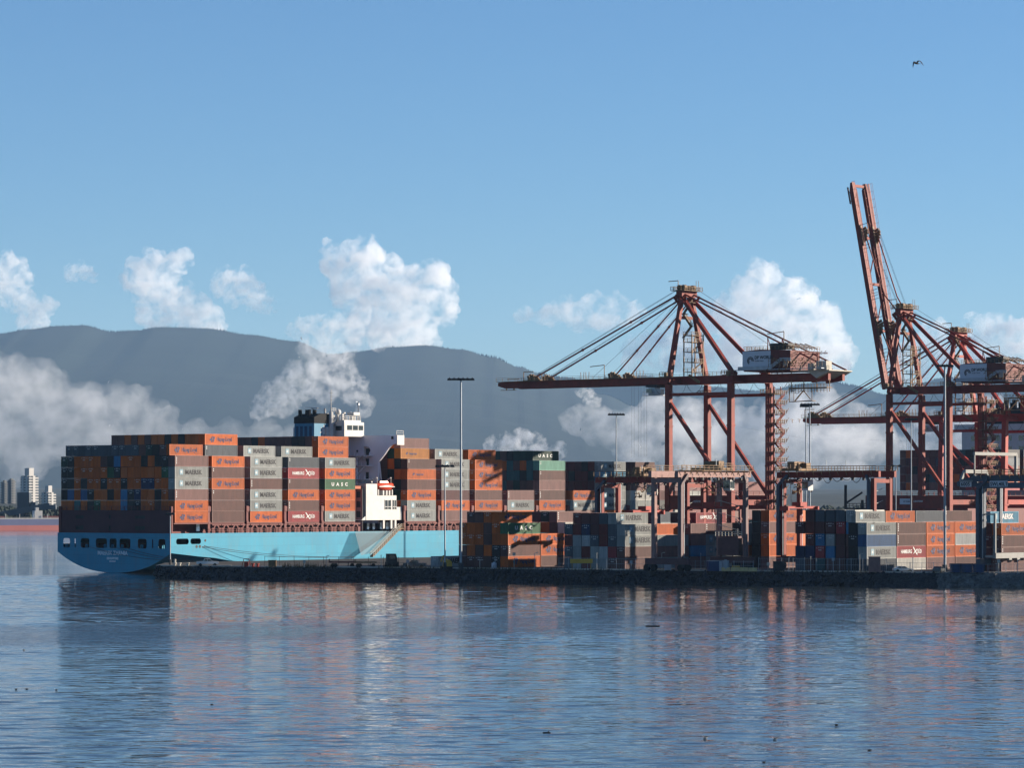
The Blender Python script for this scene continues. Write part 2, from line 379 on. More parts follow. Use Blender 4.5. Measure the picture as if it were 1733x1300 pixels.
tower_mat = mat('white_tower_concrete', (.44,.43,.41), .7, .05, .05)
tower_dim = mat('grey_tower_concrete', (.12,.125,.13), .7, .08, .05)
win_mat = mat('blue_grey_window_band', (.06,.075,.09), .25, .1, .1)
def tower(px0, px1, ytop, d, label, m, cap=None, rz=R(-38)):
    w = (px1 - px0) * d / FPX / 1.28; top = CAMH + (HY - ytop)*d/FPX; c = G((px0+px1)/2, d, 8)
    root = empty('apartment_tower', c, rz, label, 'tower', 'apartment towers on the far shore'); h = top - 8
    MB().box(-w/2, w/2, -w/2, w/2, 0, h).build('core', win_mat, root)
    fl = MB(); k = 0
    while 3.1*k < h - 1: fl.box(-w/2-.9, w/2+.9, -w/2-.9, w/2+.9, 3.1*k, 3.1*k + 1.5); k += 1
    fl.build('balcony', m, root)
    fin = MB()
    for a in (-.5, .5):
        fin.box(a*w*.5-w*.1, a*w*.5+w*.1, -w/2-1.0, -w/2+1.0, 0, h + .4); fin.box(a*(w+2)-.1, a*(w+2)+.1, -w*.12, w*.16, 0, h + .4)
    fin.build('wall', m, root)
    pc = MB(); pc.box(-w*.28, w*.28, -w*.28, w*.28, h, h + (cap or 4)); pc.build('roof', m, root)
tower(37, 62, 806, 3800, 'tall white apartment tower with stepped top beyond the moored carrier', tower_mat, 9)
tower(14, 25, 813, 4100, 'slim dim grey apartment tower left of the tall white one', tower_dim, 2)
tower(3, 13, 816, 4300, 'faint grey apartment tower at the left picture edge', tower_dim, 2)
tower(72, 92, 834, 3900, 'shorter white apartment tower right of the tall white one', tower_mat, 8)
# conveyor gallery and shed
cv = empty('conveyor', G(20, 2360, 3), 0, 'long dark inclined conveyor gallery on the far shore', 'conveyor')
c0 = G(20, 2360, 3)
cm = MB(); cm.beam(P(2,871,2360)-c0, P(85,856,2360)-c0, 4, 4.0); cm.beam(P(48,861,2360)-c0, P(95,858,2360)-c0, 5, 3); cm.build('gallery', mat('grey_conveyor_steel', (.10,.115,.13), .7, .1, .05), cv)
sm = MB()
for px in (8, 26, 44, 62, 80):
    q = G(px, 2360, 3) - c0; sm = MB(); sm.beam(q, (q.x, q.y, P(0, 869-(px*.15), 2360).z - 3), 1.2); sm.build('trestle', M['dark'], cv)
shed = MB(); a = G(29, 2380, 3); 
shed.box(0, 8.5, 0, 12, 0, 21); shed.box(9.5, 13, 0, 12, 0, 14)
tag(shed.build('transfer_house', mat('dark_grey_cladding', (.07,.085,.10), .7, .1, .05), None, a), 'dark boxy transfer house on the far shore below the white tower', 'building')

bc0 = G(20, 2075, 0)
bc = empty('bulk_carrier', bc0, R(26), 'low moored bulk carrier with blue topsides and red bottom paint, across the harbour', 'ship')
hb = MB(); hb.box(-70, 110, 0, 26, -2, 3.0); hb.build('boot_top', mat('faded_red_antifouling', (.60,.22,.19), .6, .08, .05), bc)
hb = MB(); hb.box(-70, 110, .05, 25.9, 3.0, 6.8); hb.build('hull', mat('faded_blue_topside', (.20,.22,.34), .5, .12, .05), bc)
hb = MB(); hb.box(-70, 110, .1, .3, 6.8, 7.5)
for x in range(-66, 108, 9): hb.beam((x, 3, 6.8), (x, 3, 10), .3)
hb.rail((-70,.4,6.8),(110,.4,6.8), 1.1, 5, .06); hb.build('bulwark', M['white'], bc)
hb = MB(); hb.box(16, 21, 4, 9, 6.8, 12); hb.box(17, 19, 5, 7, 12, 14); hb.build('deck_house', M['white'], bc)
for x in (-46, -20, 24, 50): hb = MB(); hb.box(x, x+17, 5, 21, 6.8, 8.6); hb.build('hatch_cover', M['maroon'], bc)
# ---------------------------------------------------------------- clouds: billowing bodies of droplets
def cloud_mat(name, dens, sc, lo=.43, hi=.62, aniso=.0):
    m = bpy.data.materials.new(name); m.use_nodes = True; nt = m.node_tree; nt.nodes.clear()
    v = nt.nodes.new('ShaderNodeVolumePrincipled'); v.inputs['Color'].default_value = (1,1,1,1); v.inputs['Density'].default_value = dens
    v.inputs['Anisotropy'].default_value = aniso
    N = nt.nodes; L = nt.links; tc = N.new('ShaderNodeTexCoord')
    n1 = N.new('ShaderNodeTexNoise'); n1.inputs['Scale'].default_value = sc; n1.inputs['Detail'].default_value = 7; n1.inputs['Roughness'].default_value = .62; n1.inputs['Distortion'].default_value = .35
    L.new(tc.outputs['Object'], n1.inputs['Vector'])
    mr = N.new('ShaderNodeMapRange'); mr.interpolation_type = 'SMOOTHSTEP'
    for i, q in enumerate((lo, hi, 0.0, dens)): mr.inputs[1+i].default_value = q
    L.new(n1.outputs['Fac'], mr.inputs[0]); L.new(mr.outputs[0], v.inputs['Density'])
    o = nt.nodes.new('ShaderNodeOutputMaterial'); nt.links.new(v.outputs[0], o.inputs['Volume'])
    return m
def cloud(name, cat, label, d, blobs, dens, seed, bump=.42, vox=None, group='clouds over the mountains', freq=1.0, lo=.43, hi=.62):
    """blobs: (photo column, photo row, radius in photo pixels[, depth offset m, squash])"""
    k = d / FPX; rnd = random.Random(seed); mb = MB(); c0 = P(blobs[0][0], blobs[0][1], d)
    rm = sum(b[2] for b in blobs) / len(blobs) * k
    for b in blobs:
        c = P(b[0], b[1], d) - c0; r = b[2]*k*1.22; dy = (b[3] if len(b) > 3 else 0); sq = b[4] if len(b) > 4 else 1
        c.y += dy
        mb.ball(c, r, sx=1, sy=1, sz=sq, n=14)
        for q in range(5):                              # cauliflower lobes
            t = rnd.uniform(0, 6.28); ph = rnd.uniform(.1, 1.5)
            rr_ = r*rnd.uniform(.28, .5); off = Vector((math.cos(t)*math.sin(ph), math.sin(t)*math.sin(ph), math.cos(ph)*sq)) * r*.9
            mb.ball(c+off, rr_, n=10)
    me = mb.mesh(name, [], normals=False)
    o = bpy.data.objects.new(name, me); COL.objects.link(o)
    md = o.modifiers.new('r', 'REMESH'); md.mode = 'VOXEL'; md.voxel_size = vox or rm/7.0; md.use_smooth_shade = False
    dg = bpy.context.evaluated_depsgraph_get(); me2 = bpy.data.meshes.new_from_object(o.evaluated_get(dg))
    bpy.data.objects.remove(o)
    bm = bmesh.new(); bm.from_mesh(me2); bmesh.ops.smooth_vert(bm, verts=bm.verts, factor=.5, use_axis_x=True, use_axis_y=True, use_axis_z=True); bm.normal_update()
    sh = Vector((seed*13.7, seed*3.1, seed*7.9)); L0 = freq / (rm*.95)
    newco = []
    for v in bm.verts:
        p = v.co
        a = noise.fractal(p*L0 + sh, .9, 2.05, 6)
        bil = 1 - abs(noise.noise(p*L0*1.7 + sh*2))*2
        newco.append(p + v.normal * (a*bump + bil*.13) * rm)
    for v, q in zip(bm.verts, newco): v.co = q
    bm.to_mesh(me2); bm.free(); me2.materials.clear(); me2.materials.append(cloud_mat(name + '_vapour', dens*2.5, 1.05/rm, lo, hi))
    return tag(link(name, me2, None, c0), label, cat, group)

# ---------------------------------------------------------------- containers: one mesh per size, paint per object
CW = 2.385
def container_mesh(L, H, name):
    mb = MB(); W_ = CW; z0, z1 = .14, H - .10; dep = .055
    # frame: corner posts and rails
    for x in (0, L - .16):
        for y in (0, W_ - .16): mb.box(x, x + .16, y, y + .16, 0, H)
    for y in (.004, W_ - .124):
        mb.box(.16, L - .16, y, y + .12, .01, z0); mb.box(.16, L - .16, y, y + .12, z1, H - .01)
    for x in (.004, L - .124):
        mb.box(x, x + .12, .16, W_ - .16, .01, z0); mb.box(x, x + .12, .16, W_ - .16, z1, H - .01)
    mb.add([(.1,.1,H-.03),(L-.1,.1,H-.03),(L-.1,W_-.1,H-.03),(.1,W_-.1,H-.03)], [(0,1,2,3)])
    mb.add([(.1,.1,.05),(L-.1,.1,.05),(L-.1,W_-.1,.05),(.1,W_-.1,.05)], [(3,2,1,0)])
    def corr(a, b, fn, flip, step=.305):              # trapezoidal corrugation between a and b
        n = round((b - a) / step); s = (b - a) / n; pts = []
        for i in range(n):
            q = a + i*s; pts += [(q, 0), (q + s*.26, 0), (q + s*.5, dep), (q + s*.76, dep)]
        pts.append((b, 0)); base = len(mb.v)
        for (q, d) in pts: mb.v += [fn(q, d, z0), fn(q, d, z1)]
        for i in range(len(pts) - 1):
            k = base + 2*i; f = [k, k+2, k+3, k+1]
            mb.f.append(f[::-1] if flip else f); mb.m.append(0)
    corr(.16, L - .16, lambda q, d, z: (q, .018 + d, z), False)
    corr(.16, L - .16, lambda q, d, z: (q, W_ - .018 - d, z), True)
    corr(.16, W_ - .16, lambda q, d, z: (.018 + d, q, z), True, .24)
    corr(.16, W_ - .16, lambda q, d, z: (L - .018 - d, q, z), False, .24)
    me = mb.mesh(name, [None], normals=False); return me
def door_mesh(H):
    mb = MB(); w = CW/2 - .14
    mb.box(-.012, .015, 0, w, .12, H - .10)
    for z in (.30, .42, .58, .70): mb.box(-.028, -.012, .05, w - .05, H*z, H*z + .05)
    for y in (.28, .78):
        mb.tube((-.06, y, .10), (-.06, y, H - .08), .024, 5)
        for z in (.12, H*.5, H - .16): mb.box(-.075, -.012, y - .06, y + .06, z, z + .07)
        mb.box(-.085, -.05, y - .02, y + .22, H*.36, H*.36 + .05)
    for (y, z, a, c) in ((w*.62, .62, .34, .22), (w*.1, .80, .25, .16), (w*.64, .80, .22, .3)): mb.box(-.04, -.013, y, y + a, H*z, H*z + c, 1)
    return mb.mesh('door', [None, M['inkwhite']])
CM = {('40', 2.896): container_mesh(12.19, 2.896, 'high_cube_body'), ('40', 2.591): container_mesh(12.19, 2.591, 'standard_body'),
      ('20', 2.591): container_mesh(6.06, 2.591, 'short_body'), ('20', 2.896): container_mesh(6.06, 2.896, 'short_high_body')}
def body_mesh(size, H):
    if (size, H) not in CM: CM[(size, H)] = container_mesh(LEN[size], H, 'container_body')
    if H not in DM: DM[H] = door_mesh(H)
    return CM[(size, H)]
DM = {2.896: door_mesh(2.896), 2.591: door_mesh(2.591)}
LEN = {'40': 12.19, '20': 6.06}
CC = {'orange': (.50,.098,.004), 'brown': (0.124, 0.0496, 0.04), 'maroon': (0.104, 0.0288, 0.0304), 'grey': (0.272, 0.284, 0.268), 'slate': (0.068, 0.084, 0.1), 'navy': (0.0096, 0.024, 0.076), 'blue': (0.016, 0.08, 0.192), 'pale blue': (0.064, 0.24, 0.352), 'green': (0.028, 0.108, 0.044), 'dark green': (0.0112, 0.04, 0.0272), 'teal': (0.024, 0.104, 0.104), 'pale green': (0.12, 0.296, 0.216), 'red': (0.288, 0.028, 0.0336), 'dark red': (0.136, 0.0176, 0.0144), 'white': (0.464, 0.452, 0.408), 'amber': (0.48, 0.176, 0.0176), 'black': (0.0144, 0.0144, 0.016), 'pinkish brown': (0.2, 0.096, 0.084), 'silver': (0.336, 0.344, 0.336), 'sky blue': (0.028, 0.16, 0.304)}
CMAT = {k: mat(k.replace(' ', '_') + '_container_paint', v, .5, .20, .6, obj_var=.16, stretch=(1.3,1.3,.25), rust=tuple(.45*x + .012 for x in v), rust_amt=.55) for k, v in CC.items()}
WORD = {'orange':'orange','amber':'yellow-orange'}

def text_mesh(txt, size, bold=.0, sx=1.0, name='lettering', align='LEFT', ext=.012):
    cu = bpy.data.curves.new('t', 'FONT'); cu.body = txt; cu.size = size; cu.offset = bold; cu.extrude = ext; cu.align_x = align; cu.resolution_u = 2
    o = bpy.data.objects.new('t', cu); COL.objects.link(o); dg = bpy.context.evaluated_depsgraph_get(); dg.update()
    me = bpy.data.meshes.new_from_object(o.evaluated_get(dg)); bpy.data.objects.remove(o); bpy.data.curves.remove(cu)
    me.transform(Matrix.Scale(sx, 4, (1,0,0))); me.transform(Matrix.Rotation(R(90), 4, 'X')); me.name = name
    return me                                        # text lies in the x-z plane and faces -y
def with_mat(me, m): me.materials.clear(); me.materials.append(m); return me
TX = {'MAERSK': with_mat(text_mesh('MAERSK', 1.62, .045, 1.02), M['ink']), 'Hapag-Lloyd': with_mat(text_mesh('Hapag-Lloyd', 1.55, .03, .72), M['inkblue']),
      'HAMBURG': with_mat(text_mesh('HAMBURG', 1.20, .03, .82), M['inkwhite']), 'SÜD': with_mat(text_mesh('SÜD', 1.20, .03, .82), M['inkwhite']),
      'UASC': with_mat(text_mesh('U  A  S  C', 1.25, .05, 1.25), M['inkwhite']), 'MAERSKw': with_mat(text_mesh('MAERSK', 1.62, .045, 1.02), M['inkwhite']),
      'Hsmall': with_mat(text_mesh('Hapag-Lloyd', .8, .02, .8), M['inkblue'])}
def star_mesh(r, m, y=-.012):
    mb = MB(); pts = []
    for i in range(14):
        t = math.pi/2 + 2*math.pi*i/14; q = r if i % 2 == 0 else r*.36; pts.append((q*math.cos(t), y, q*math.sin(t)))
    mb.prism(pts, (0,.02,0)); return mb.mesh('emblem', m)
def flag_mesh():
    mb = MB(); mb.box(-.62, .62, -.004, .006, -.70, .70, 0)
    pts = []
    for i in range(14):
        t = math.pi/2 + 2*math.pi*i/14; q = .60 if i % 2 == 0 else .17; pts.append((q*math.cos(t), -.02, q*math.sin(t)))
    mb.prism(pts, (0,.016,0), 1); return mb.mesh('emblem', [M['inkpale'], M['inkwhite']])
def hl_mesh(k=1.0):                                  # two leaning strokes joined by short flags
    mb = MB()
    for x in (0, .62): mb.prism([(x*k-.5*k,-.01,-.75*k),(x*k-.12*k,-.01,-.75*k),(x*k+.22*k,-.01,.75*k),(x*k-.16*k,-.01,.75*k)], (0,.02,0))
    mb.prism([(-.42*k,-.012,.30*k),(-.95*k,-.012,.12*k),(-.85*k,-.012,-.42*k),(-.32*k,-.012,-.28*k)], (0,.02,0))
    mb.prism([(.85*k,-.014,.55*k),(1.05*k,-.014,.28*k),(.55*k,-.014,-.18*k),(.2*k,-.014,-.05*k)], (0,.02,0))
    return mb.mesh('emblem', M['inkblue'])
def cross_mesh():
    mb = MB()
    mb.prism([(-.9,-.01,1.0),(-.55,-.01,1.05),(.35,-.01,.05),(1.2,-.01,-.75),(.75,-.01,-.75),(.0,-.01,-.05)], (0,.02,0))
    mb.prism([(.9,-.014,.62),(1.1,-.014,.5),(.1,-.014,-.2),(-1.2,-.014,-.8),(-.8,-.014,-.6),(-.05,-.014,.05)], (0,.02,0))
    return mb.mesh('emblem', M['inkwhite'])
def marks_mesh(m, n=4):                              # a column of small code panels near the post
    mb = MB()
    for i in range(n): mb.box(0, .30, -.012, .0, 1.9 - .48*i, 2.15 - .48*i)
    return mb.mesh('code_panel', m)
EM = {'flag': flag_mesh(), 'hl': hl_mesh(), 'hls': hl_mesh(.5), 'x': cross_mesh(), 'marks': marks_mesh(M['inkwhite']), 'marks2': marks_mesh(M['inkwhite'], 2)}
DECOR = {'M': [('flag', 2.3, 1.5, 'E'), ('MAERSK', 3.75, .92, 'T')], 'Mw': [('flag', 2.3, 1.5, 'E'), ('MAERSKw', 3.75, .92, 'T')], 'H': [('hl', 2.75, 1.45, 'E'), ('Hapag-Lloyd', 4.45, .98, 'T')],
         'h': [('hls', 2.6, 1.45, 'E'), ('Hsmall', 3.6, 1.18, 'T')], 'S': [('HAMBURG', 1.6, 1.05, 'T'), ('x', 7.6, 1.45, 'E'), ('SÜD', 8.6, 1.05, 'T')],
         'U': [('UASC', 2.6, 1.0, 'T')], 'c': [('marks', .35, .25, 'C')], 'd': [('marks2', .45, .35, 'C')], '': []}
LOGO_WORDS = {'M': 'black-lettered ', 'Mw': 'white-lettered ', 'H': 'blue-lettered ', 'h': 'small-lettered ', 'S': 'white-lettered ', 'U': 'white-lettered ', 'c': '', 'd': '', '': ''}
NCONT = 0
KEEP = {k for a, b in [(1, 25), (27, 29), (31, 33), (35, 35), (37, 49), (51, 51), (53, 54), (56, 57), (59, 61), (63, 64), (70, 70), (72, 72), (76, 76), (78, 153), (155, 156), (158, 163), (165, 166), (168, 172), (174, 174), (176, 178), (180, 180), (183, 203), (205, 209), (211, 211), (215, 215), (219, 219), (223, 225), (227, 229), (243, 272), (276, 276), (278, 278), (280, 280), (282, 282), (284, 284), (299, 299), (301, 302), (304, 304), (306, 306), (310, 310), (312, 312), (314, 314), (316, 316), (325, 325), (332, 340), (353, 356), (358, 362), (364, 367), (369, 373), (375, 388), (390, 390), (392, 392), (394, 394), (396, 396), (398, 398), (400, 400), (402, 402), (404, 404), (406, 406), (408, 408), (410, 410), (412, 420), (422, 422), (432, 433)] for k in range(a, b + 1)}   # the 300 that show largest; the rest join the mass
rc = random.Random(4)
def container(loc, colour, deco='', size='40', H=2.84, label='', group='', door=None, rz=TH):
    """loc is the near bottom corner: length runs along x, width along y, outer long side faces -y"""
    global NCONT; NCONT += 1
    if NCONT not in KEEP: return mass(loc, colour, LEN[size], H)
    o = link('shipping_container', body_mesh(size, H), None, loc, rz); o.material_slots[0].link = 'OBJECT'; o.material_slots[0].material = CMAT[colour]
    o.location.x += rc.uniform(-.03,.03); o.location.y += rc.uniform(-.03,.03)
    if len(label.split()) > 16: label = label.replace('second from the top in', 'second tier from top,').replace(' the ', ' ')
    tag(o, label, 'container', group); o['cidx'] = NCONT
    if door is None: door = rc.random() < .5
    if door:
        for y, f in ((.135, 1), (CW - .135, -1)):
            d = link('door', DM[H], o, (0, y, 0)); d.scale = (1, f, 1); d.material_slots[0].link = 'OBJECT'; d.material_slots[0].material = CMAT[colour]
    for key, x, z, kind in DECOR[deco]:
        link({'T':'lettering','E':'emblem','C':'code_panel'}[kind], (TX if kind == 'T' else EM)[key], o, (x, .004, z))
    return o
ORD = ['', 'first', 'second', 'third', 'fourth', 'fifth', 'sixth', 'seventh', 'eighth', 'ninth', 'tenth', 'eleventh', 'twelfth', 'thirteenth', 'fourteenth', 'fifteenth', 'sixteenth', 'seventeenth']
# beyond the three hundred largest: one mass of the small and mostly hidden ones
MASS = MB(); MASS_MATS = list(CMAT.values()); MASS_KEY = list(CMAT.keys())
def mass(loc, colour, L=12.19, H=2.896):
    i = MASS_KEY.index(colour); loc = Vector(loc); x = U; y = PORT; w = CW; q = []
    for c in ((0,0,0),(L,0,0),(L,w,0),(0,w,0),(0,0,H-.05),(L,0,H-.05),(L,w,H-.05),(0,w,H-.05)): q.append(loc + x*c[0] + y*c[1] + Vector((0,0,c[2])))
    MASS.add(q, [(0,3,2,1),(4,5,6,7),(0,1,5,4),(1,2,6,5),(2,3,7,6),(3,0,4,7)], i)
# ---------------------------------------------------------------- the container ship at the berth
ship = empty('container_ship', O0, TH, 'huge pale blue container ship with its stern towards the left, stacked high along the quay', 'ship')
BEAM, DECK, TIER0, TH_ = 42.0, 10.35, 13.1, 2.9
def zk(s):  # height of the bilge knuckle along the run aft
    return interp([(0,5.3),(10,4.3),(27,2.6),(60,-.5),(80,-3),(320,-3)], s)
def zc(s): return interp([(0,0.0),(10,-.8),(40,-3),(320,-3.5)], s)
def half(s): return interp([(0,21),(215,21),(240,19.5),(262,14.5),(280,8),(296,1.2),(300,.25)], s)
hm = MB(); ST = [0,5,10,16,22,28,36,46,60,80,120,160,200,216,228,240,252,262,272,280,288,296,300]; NS = 27
for s in ST:
    h = half(s); k = zk(s); c = zc(s); dk = DECK if s < 255 else DECK + 4
    fl = 1.0
    for j in range(NS):
        t = j/(NS-1)*2 - 1                                # -1 starboard .. 1 port
        if abs(t) > .92: 
            z = 5.35 if abs(t) < .98 else 5.35; y = h*math.copysign(1, t)
            z = k + (5.4 - k) * (abs(t) - .92)/.08
        else:
            q = abs(t)/.92; z = c + (k - c)*(q ** 2.3); y = h*q*math.copysign(1, t) if t else 0
        hm.v.append((s, 21 + y, z))
for i in range(len(ST) - 1):
    for j in range(NS - 1): hm.f.append([i*NS+j, i*NS+j+1, (i+1)*NS+j+1, (i+1)*NS+j]); hm.m.append(0)
hm.f.append(list(range(NS))); hm.m.append(0)             # transom below the mooring deck
hull = hm.build('hull', M['hull'], ship, smooth=False, normals=False)
def grid_wall(xs, zs, holes, fn, mb, mi=0):              # a plated wall with real openings
    X = sorted(set(xs + [h[0] for h in holes] + [h[1] for h in holes])); Z = sorted(set(zs + [h[2] for h in holes] + [h[3] for h in holes]))
    for a, b in zip(X, X[1:]):
        for c, d in zip(Z, Z[1:]):
            m_, n_ = (a+b)/2, (c+d)/2
            if any(h[0] < m_ < h[1] and h[2] < n_ < h[3] for h in holes): continue
            mb.add([fn(a,c), fn(b,c), fn(b,d), fn(a,d)], [(0,1,2,3)], mi)
def rounded(h, r=.45): return h
tw = MB()
TH_OLES = [(37.3,39.8,6.4,8.9),(35.1,35.5,6.5,8.8),(30,33.2,6.4,8.9),(23.4,27.5,6.4,8.9),(19.8,22.4,6.4,8.9),(14.7,18.7,6.4,8.9),(8.8,12,6.4,8.9),(6.4,6.8,6.5,8.8),(2,4.5,6.4,8.9)]
grid_wall([0,BEAM],[5.4,DECK], TH_OLES, lambda p, z: (0, p, z), tw)
SH = [(1.9,6.5,7.5,9.0),(7.1,11.0,7.55,9.0)]
grid_wall([0,25],[5.4,DECK], SH, lambda s, z: (s, 0, z), tw)
grid_wall([0,25],[5.4,DECK], [(2,8,7.4,9.2)], lambda s, z: (s, BEAM, z), tw)
for a, b in zip(ST, ST[1:]):
    if b <= 25: continue
    a_ = max(a, 25)
    for sgn in (-1, 1):
        dk0 = DECK if a < 255 else DECK+4; dk1 = DECK if b <= 255 else DECK+4
        tw.add([(a_, 21+sgn*half(a_), 5.4),(b, 21+sgn*half(b), 5.4),(b, 21+sgn*half(b), dk1),(a_, 21+sgn*half(a_), dk0)], [(0,1,2,3)])
# corner fillets give the openings their rounded look
ff = tw
for (a, b, c, d) in TH_OLES:
    if b - a < 1: continue
    r = .55
    for (px_, pz_, sx, sz) in ((a,c,1,1),(b,c,-1,1),(a,d,1,-1),(b,d,-1,-1)):
        pts = [(.0, px_, pz_)] + [(.0, px_ + sx*r*(1-math.sin(t)), pz_ + sz*r*(1-math.cos(t))) for t in (0, .4, .8, 1.2, 1.571)]
        ff.prism(pts, (.05, 0, 0))
for (a, b, c, d) in SH:
    r = .65
    for (px_, pz_, sx, sz) in ((a,c,1,1),(b,c,-1,1),(a,d,1,-1),(b,d,-1,-1)):
        pts = [(px_, 0, pz_)] + [(px_ + sx*r*(1-math.sin(t)), 0, pz_ + sz*r*(1-math.cos(t))) for t in (0, .4, .8, 1.2, 1.571)]
        ff.prism(pts, (0, .05, 0))
tw.build('topside_plating', M['hull'], ship, normals=False)
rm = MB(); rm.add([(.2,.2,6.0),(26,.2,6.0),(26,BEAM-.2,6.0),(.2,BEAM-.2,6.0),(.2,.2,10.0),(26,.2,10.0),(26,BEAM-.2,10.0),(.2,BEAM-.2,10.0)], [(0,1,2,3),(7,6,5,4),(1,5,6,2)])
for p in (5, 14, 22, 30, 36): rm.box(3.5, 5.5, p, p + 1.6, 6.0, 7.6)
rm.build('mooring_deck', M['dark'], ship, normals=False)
for p in (38.6, 31, 24.2, 21.3, 17.8, 10.6, 2.9):
    bl = MB(); bl.box(-.03, .25, p - .35, p - .2, 6.45, 7.3); bl.box(-.03, .25, p + .2, p + .35, 6.45, 7.3); bl.box(-.03, .25, p - .35, p + .35, 7.2, 7.35); bl.build('fairlead', M['hull'], ship)
dm = MB(); dm.add([(0,0,DECK-.01),(255,0,DECK-.01),(255,BEAM,DECK-.01),(0,BEAM,DECK-.01)], [(0,1,2,3)]); dm.add([(255,2,DECK+3.9),(299,20,DECK+3.9),(299,22,DECK+3.9),(255,40,DECK+3.9)], [(0,1,2,3)])
dm.build('deck', M['maroon'], ship, normals=False)
for nm, txt, size, z, sx in (('name_lettering','MAERSK ZARNIA',1.5,4.65,.98), ('port_lettering','SINGAPORE',.82,3.45,.98), ('number_lettering','IMO 9318319',.42,2.8,.98)):
    me = with_mat(text_mesh(txt, size, .05, sx, align='CENTER'), M['inkpale'] if 0 else mat(nm, (.72,.76,.78), .6, .1, 1))
    o = link(nm, me, ship, (-.03, 21.3, z)); o.rotation_euler = (0, 0, R(-90))
# discs of the side fairleads
for s, z, r in ((12.6, 8.45, .35), (9.4, 6.9, .42), (10.6, 6.9, .42), (11.7, 6.75, .26), (12.4, 7.0, .22)): dd = MB(); dd.tube((s, -.03, z), (s, .02, z), r, 10); dd.build('side_fairlead', M['dark'], ship)
# maroon wall over the transom, with its dark slots
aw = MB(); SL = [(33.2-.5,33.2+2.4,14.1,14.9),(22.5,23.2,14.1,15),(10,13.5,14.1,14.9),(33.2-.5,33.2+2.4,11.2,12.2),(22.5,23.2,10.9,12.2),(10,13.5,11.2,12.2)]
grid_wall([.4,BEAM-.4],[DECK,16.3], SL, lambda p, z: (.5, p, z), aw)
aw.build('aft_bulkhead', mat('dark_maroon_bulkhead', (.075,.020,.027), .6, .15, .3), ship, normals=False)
ab = MB(); ab.box(.9, 1.1, .6, BEAM-.6, DECK, 16.1); ab.build('inner_bulkhead', M['dark'], ship)
rl = MB(); rl.rail((.5,.4,16.3),(.5,BEAM-.4,16.3), 1.0, 2.4, .05); rl.box(.3,.8,.1,.9,DECK,17.3); rl.box(.3,.8,BEAM-.9,BEAM-.1,DECK,17.3); rl.build('aft_railing', M['maroon'], ship)

BAY = [1.5, 15.1] + [29.6 + 14.63*i for i in range(3)] + [92.9 + 14.72*i for i in range(13)]
def bay_x(b): return BAY[b-1]
# coaming, stanchions and lashing bridges along the starboard side
cb = MB(); cb.box(14, 71, 2.6, 3.4, DECK, 12.7); cb.box(92, 262, 2.6, 3.4, DECK, 12.7); cb.box(1.2, 14, 4.6, 5.2, DECK, 12.7)
cb.build('hatch_coaming', M['maroon'], ship)
hc = MB()
for b in range(1, 19):
    x = bay_x(b); hc.box(x - .2, x + 12.4, .25, BEAM - .25, 12.72, 13.04)
hc.build('hatch_cover', M['maroon'], ship)
for b in range(2, 17):
    x = bay_x(b); ds = MB()
    for k in range(4):                                   # arched side supports
        q = x + .6 + k*3.6
        for (a, c) in ((0, .9), (2.5, 3.4)): ds.box(q + a, q + c, .5, .9, DECK, 11.7)
        arch = [(q + .9, .7, 11.7)] + [(q + 1.7 - .8*math.cos(t), .7, 11.7 + .9*math.sin(t)) for t in (.5, 1.57, 2.6)] + [(q + 2.5, .7, 11.7)]
        for (a, c) in zip(arch, arch[1:]): ds.beam(a, c, .3, .45)
        ds.box(q, q + 3.4, .5, .9, 12.3, 12.7); ds.beam((q+1.7,.35,DECK),(q+1.7,.35,11.4),.12)
    ds.rail((x-1, .15, DECK), (x + 13, .15, DECK), 1.05, 1.6, .04)
    ds.build('side_support', M['maroon'], ship)
for b in list(range(2, 6)) + [6.0] + list(range(7, 18)):
    x = bay_x(int(b)) - 1.15 if b != 6.0 else 91.7
    lb = MB()
    for p in [.35 + 5.05*i for i in range(9)]: lb.box(x, x + .8, p, p + .55, DECK, 17.4)
    lb.box(x - .1, x + .95, .3, BEAM - .3, 15.8, 16.0); lb.box(x, x + .85, .2, 1.3, 12.7, 13.3); lb.box(x + .05, x + .8, .3, BEAM-.3, 13.0, 13.5)
    lb.rail((x, .3, 16.0), (x, BEAM - .3, 16.0), 1.1, 3, .04); lb.box(x-.15, x+.9, .15, .8, 16.0, 17.3)
    lb.build('lashing_bridge', M['maroon'], ship)

# deck house, bridge and funnel
dh = MB(); dh.prism([(76.2,.6,13.4),(90.6,.6,13.4),(90.6,.6,17.0),(88.9,.6,17.0),(88.9,.6,20.2),(80.8,.6,20.2),(80.8,.6,23.4),(76.2,.6,23.4)], (0, 5.5, 0))
for s in (83.4, 86.6, 88.3): dh.box(s, s + .7, .7, 1.2, 11.0, 13.4)
dh.prism([(74.2,.7,13.4),(76.2,.7,13.4),(76.2,.7,14.6)], (0, 5, 0)); dh.box(90.6, 91.4, .8, 5, 13.4, 17.0)
side = dh.build('deck_house', M['white'], ship)
wp = MB()
for s in (84.0, 87.3):
    w_ = 2.5 if s < 85 else 1.5
    wp.box(s, s + w_, .54, .62, 16.4, 18.9)
win = wp.build('boarding_window', M['glass'], ship)
fr = MB()
for s, w_ in ((84.0, 2.5), (87.3, 1.5)):
    fr.box(s-.1, s, .50, .64, 16.3, 19.0); fr.box(s+w_, s+w_+.1, .50, .64, 16.3, 19.0); fr.box(s+w_*.45, s+w_*.45+.15, .50, .64, 16.4, 18.9); fr.box(s, s+w_, .5, .64, 17.0, 17.15)
fr.build('window_frame', M['white'], win)
tb = MB(); tb.box(88.4, 91.4, 13, 37, 12.5, 36.6); tb.box(80.3, 88.4, 18, 33.5, 12.5, 36.6)
tb.build('accommodation_tower', M['mauve'], ship)
tp = MB()
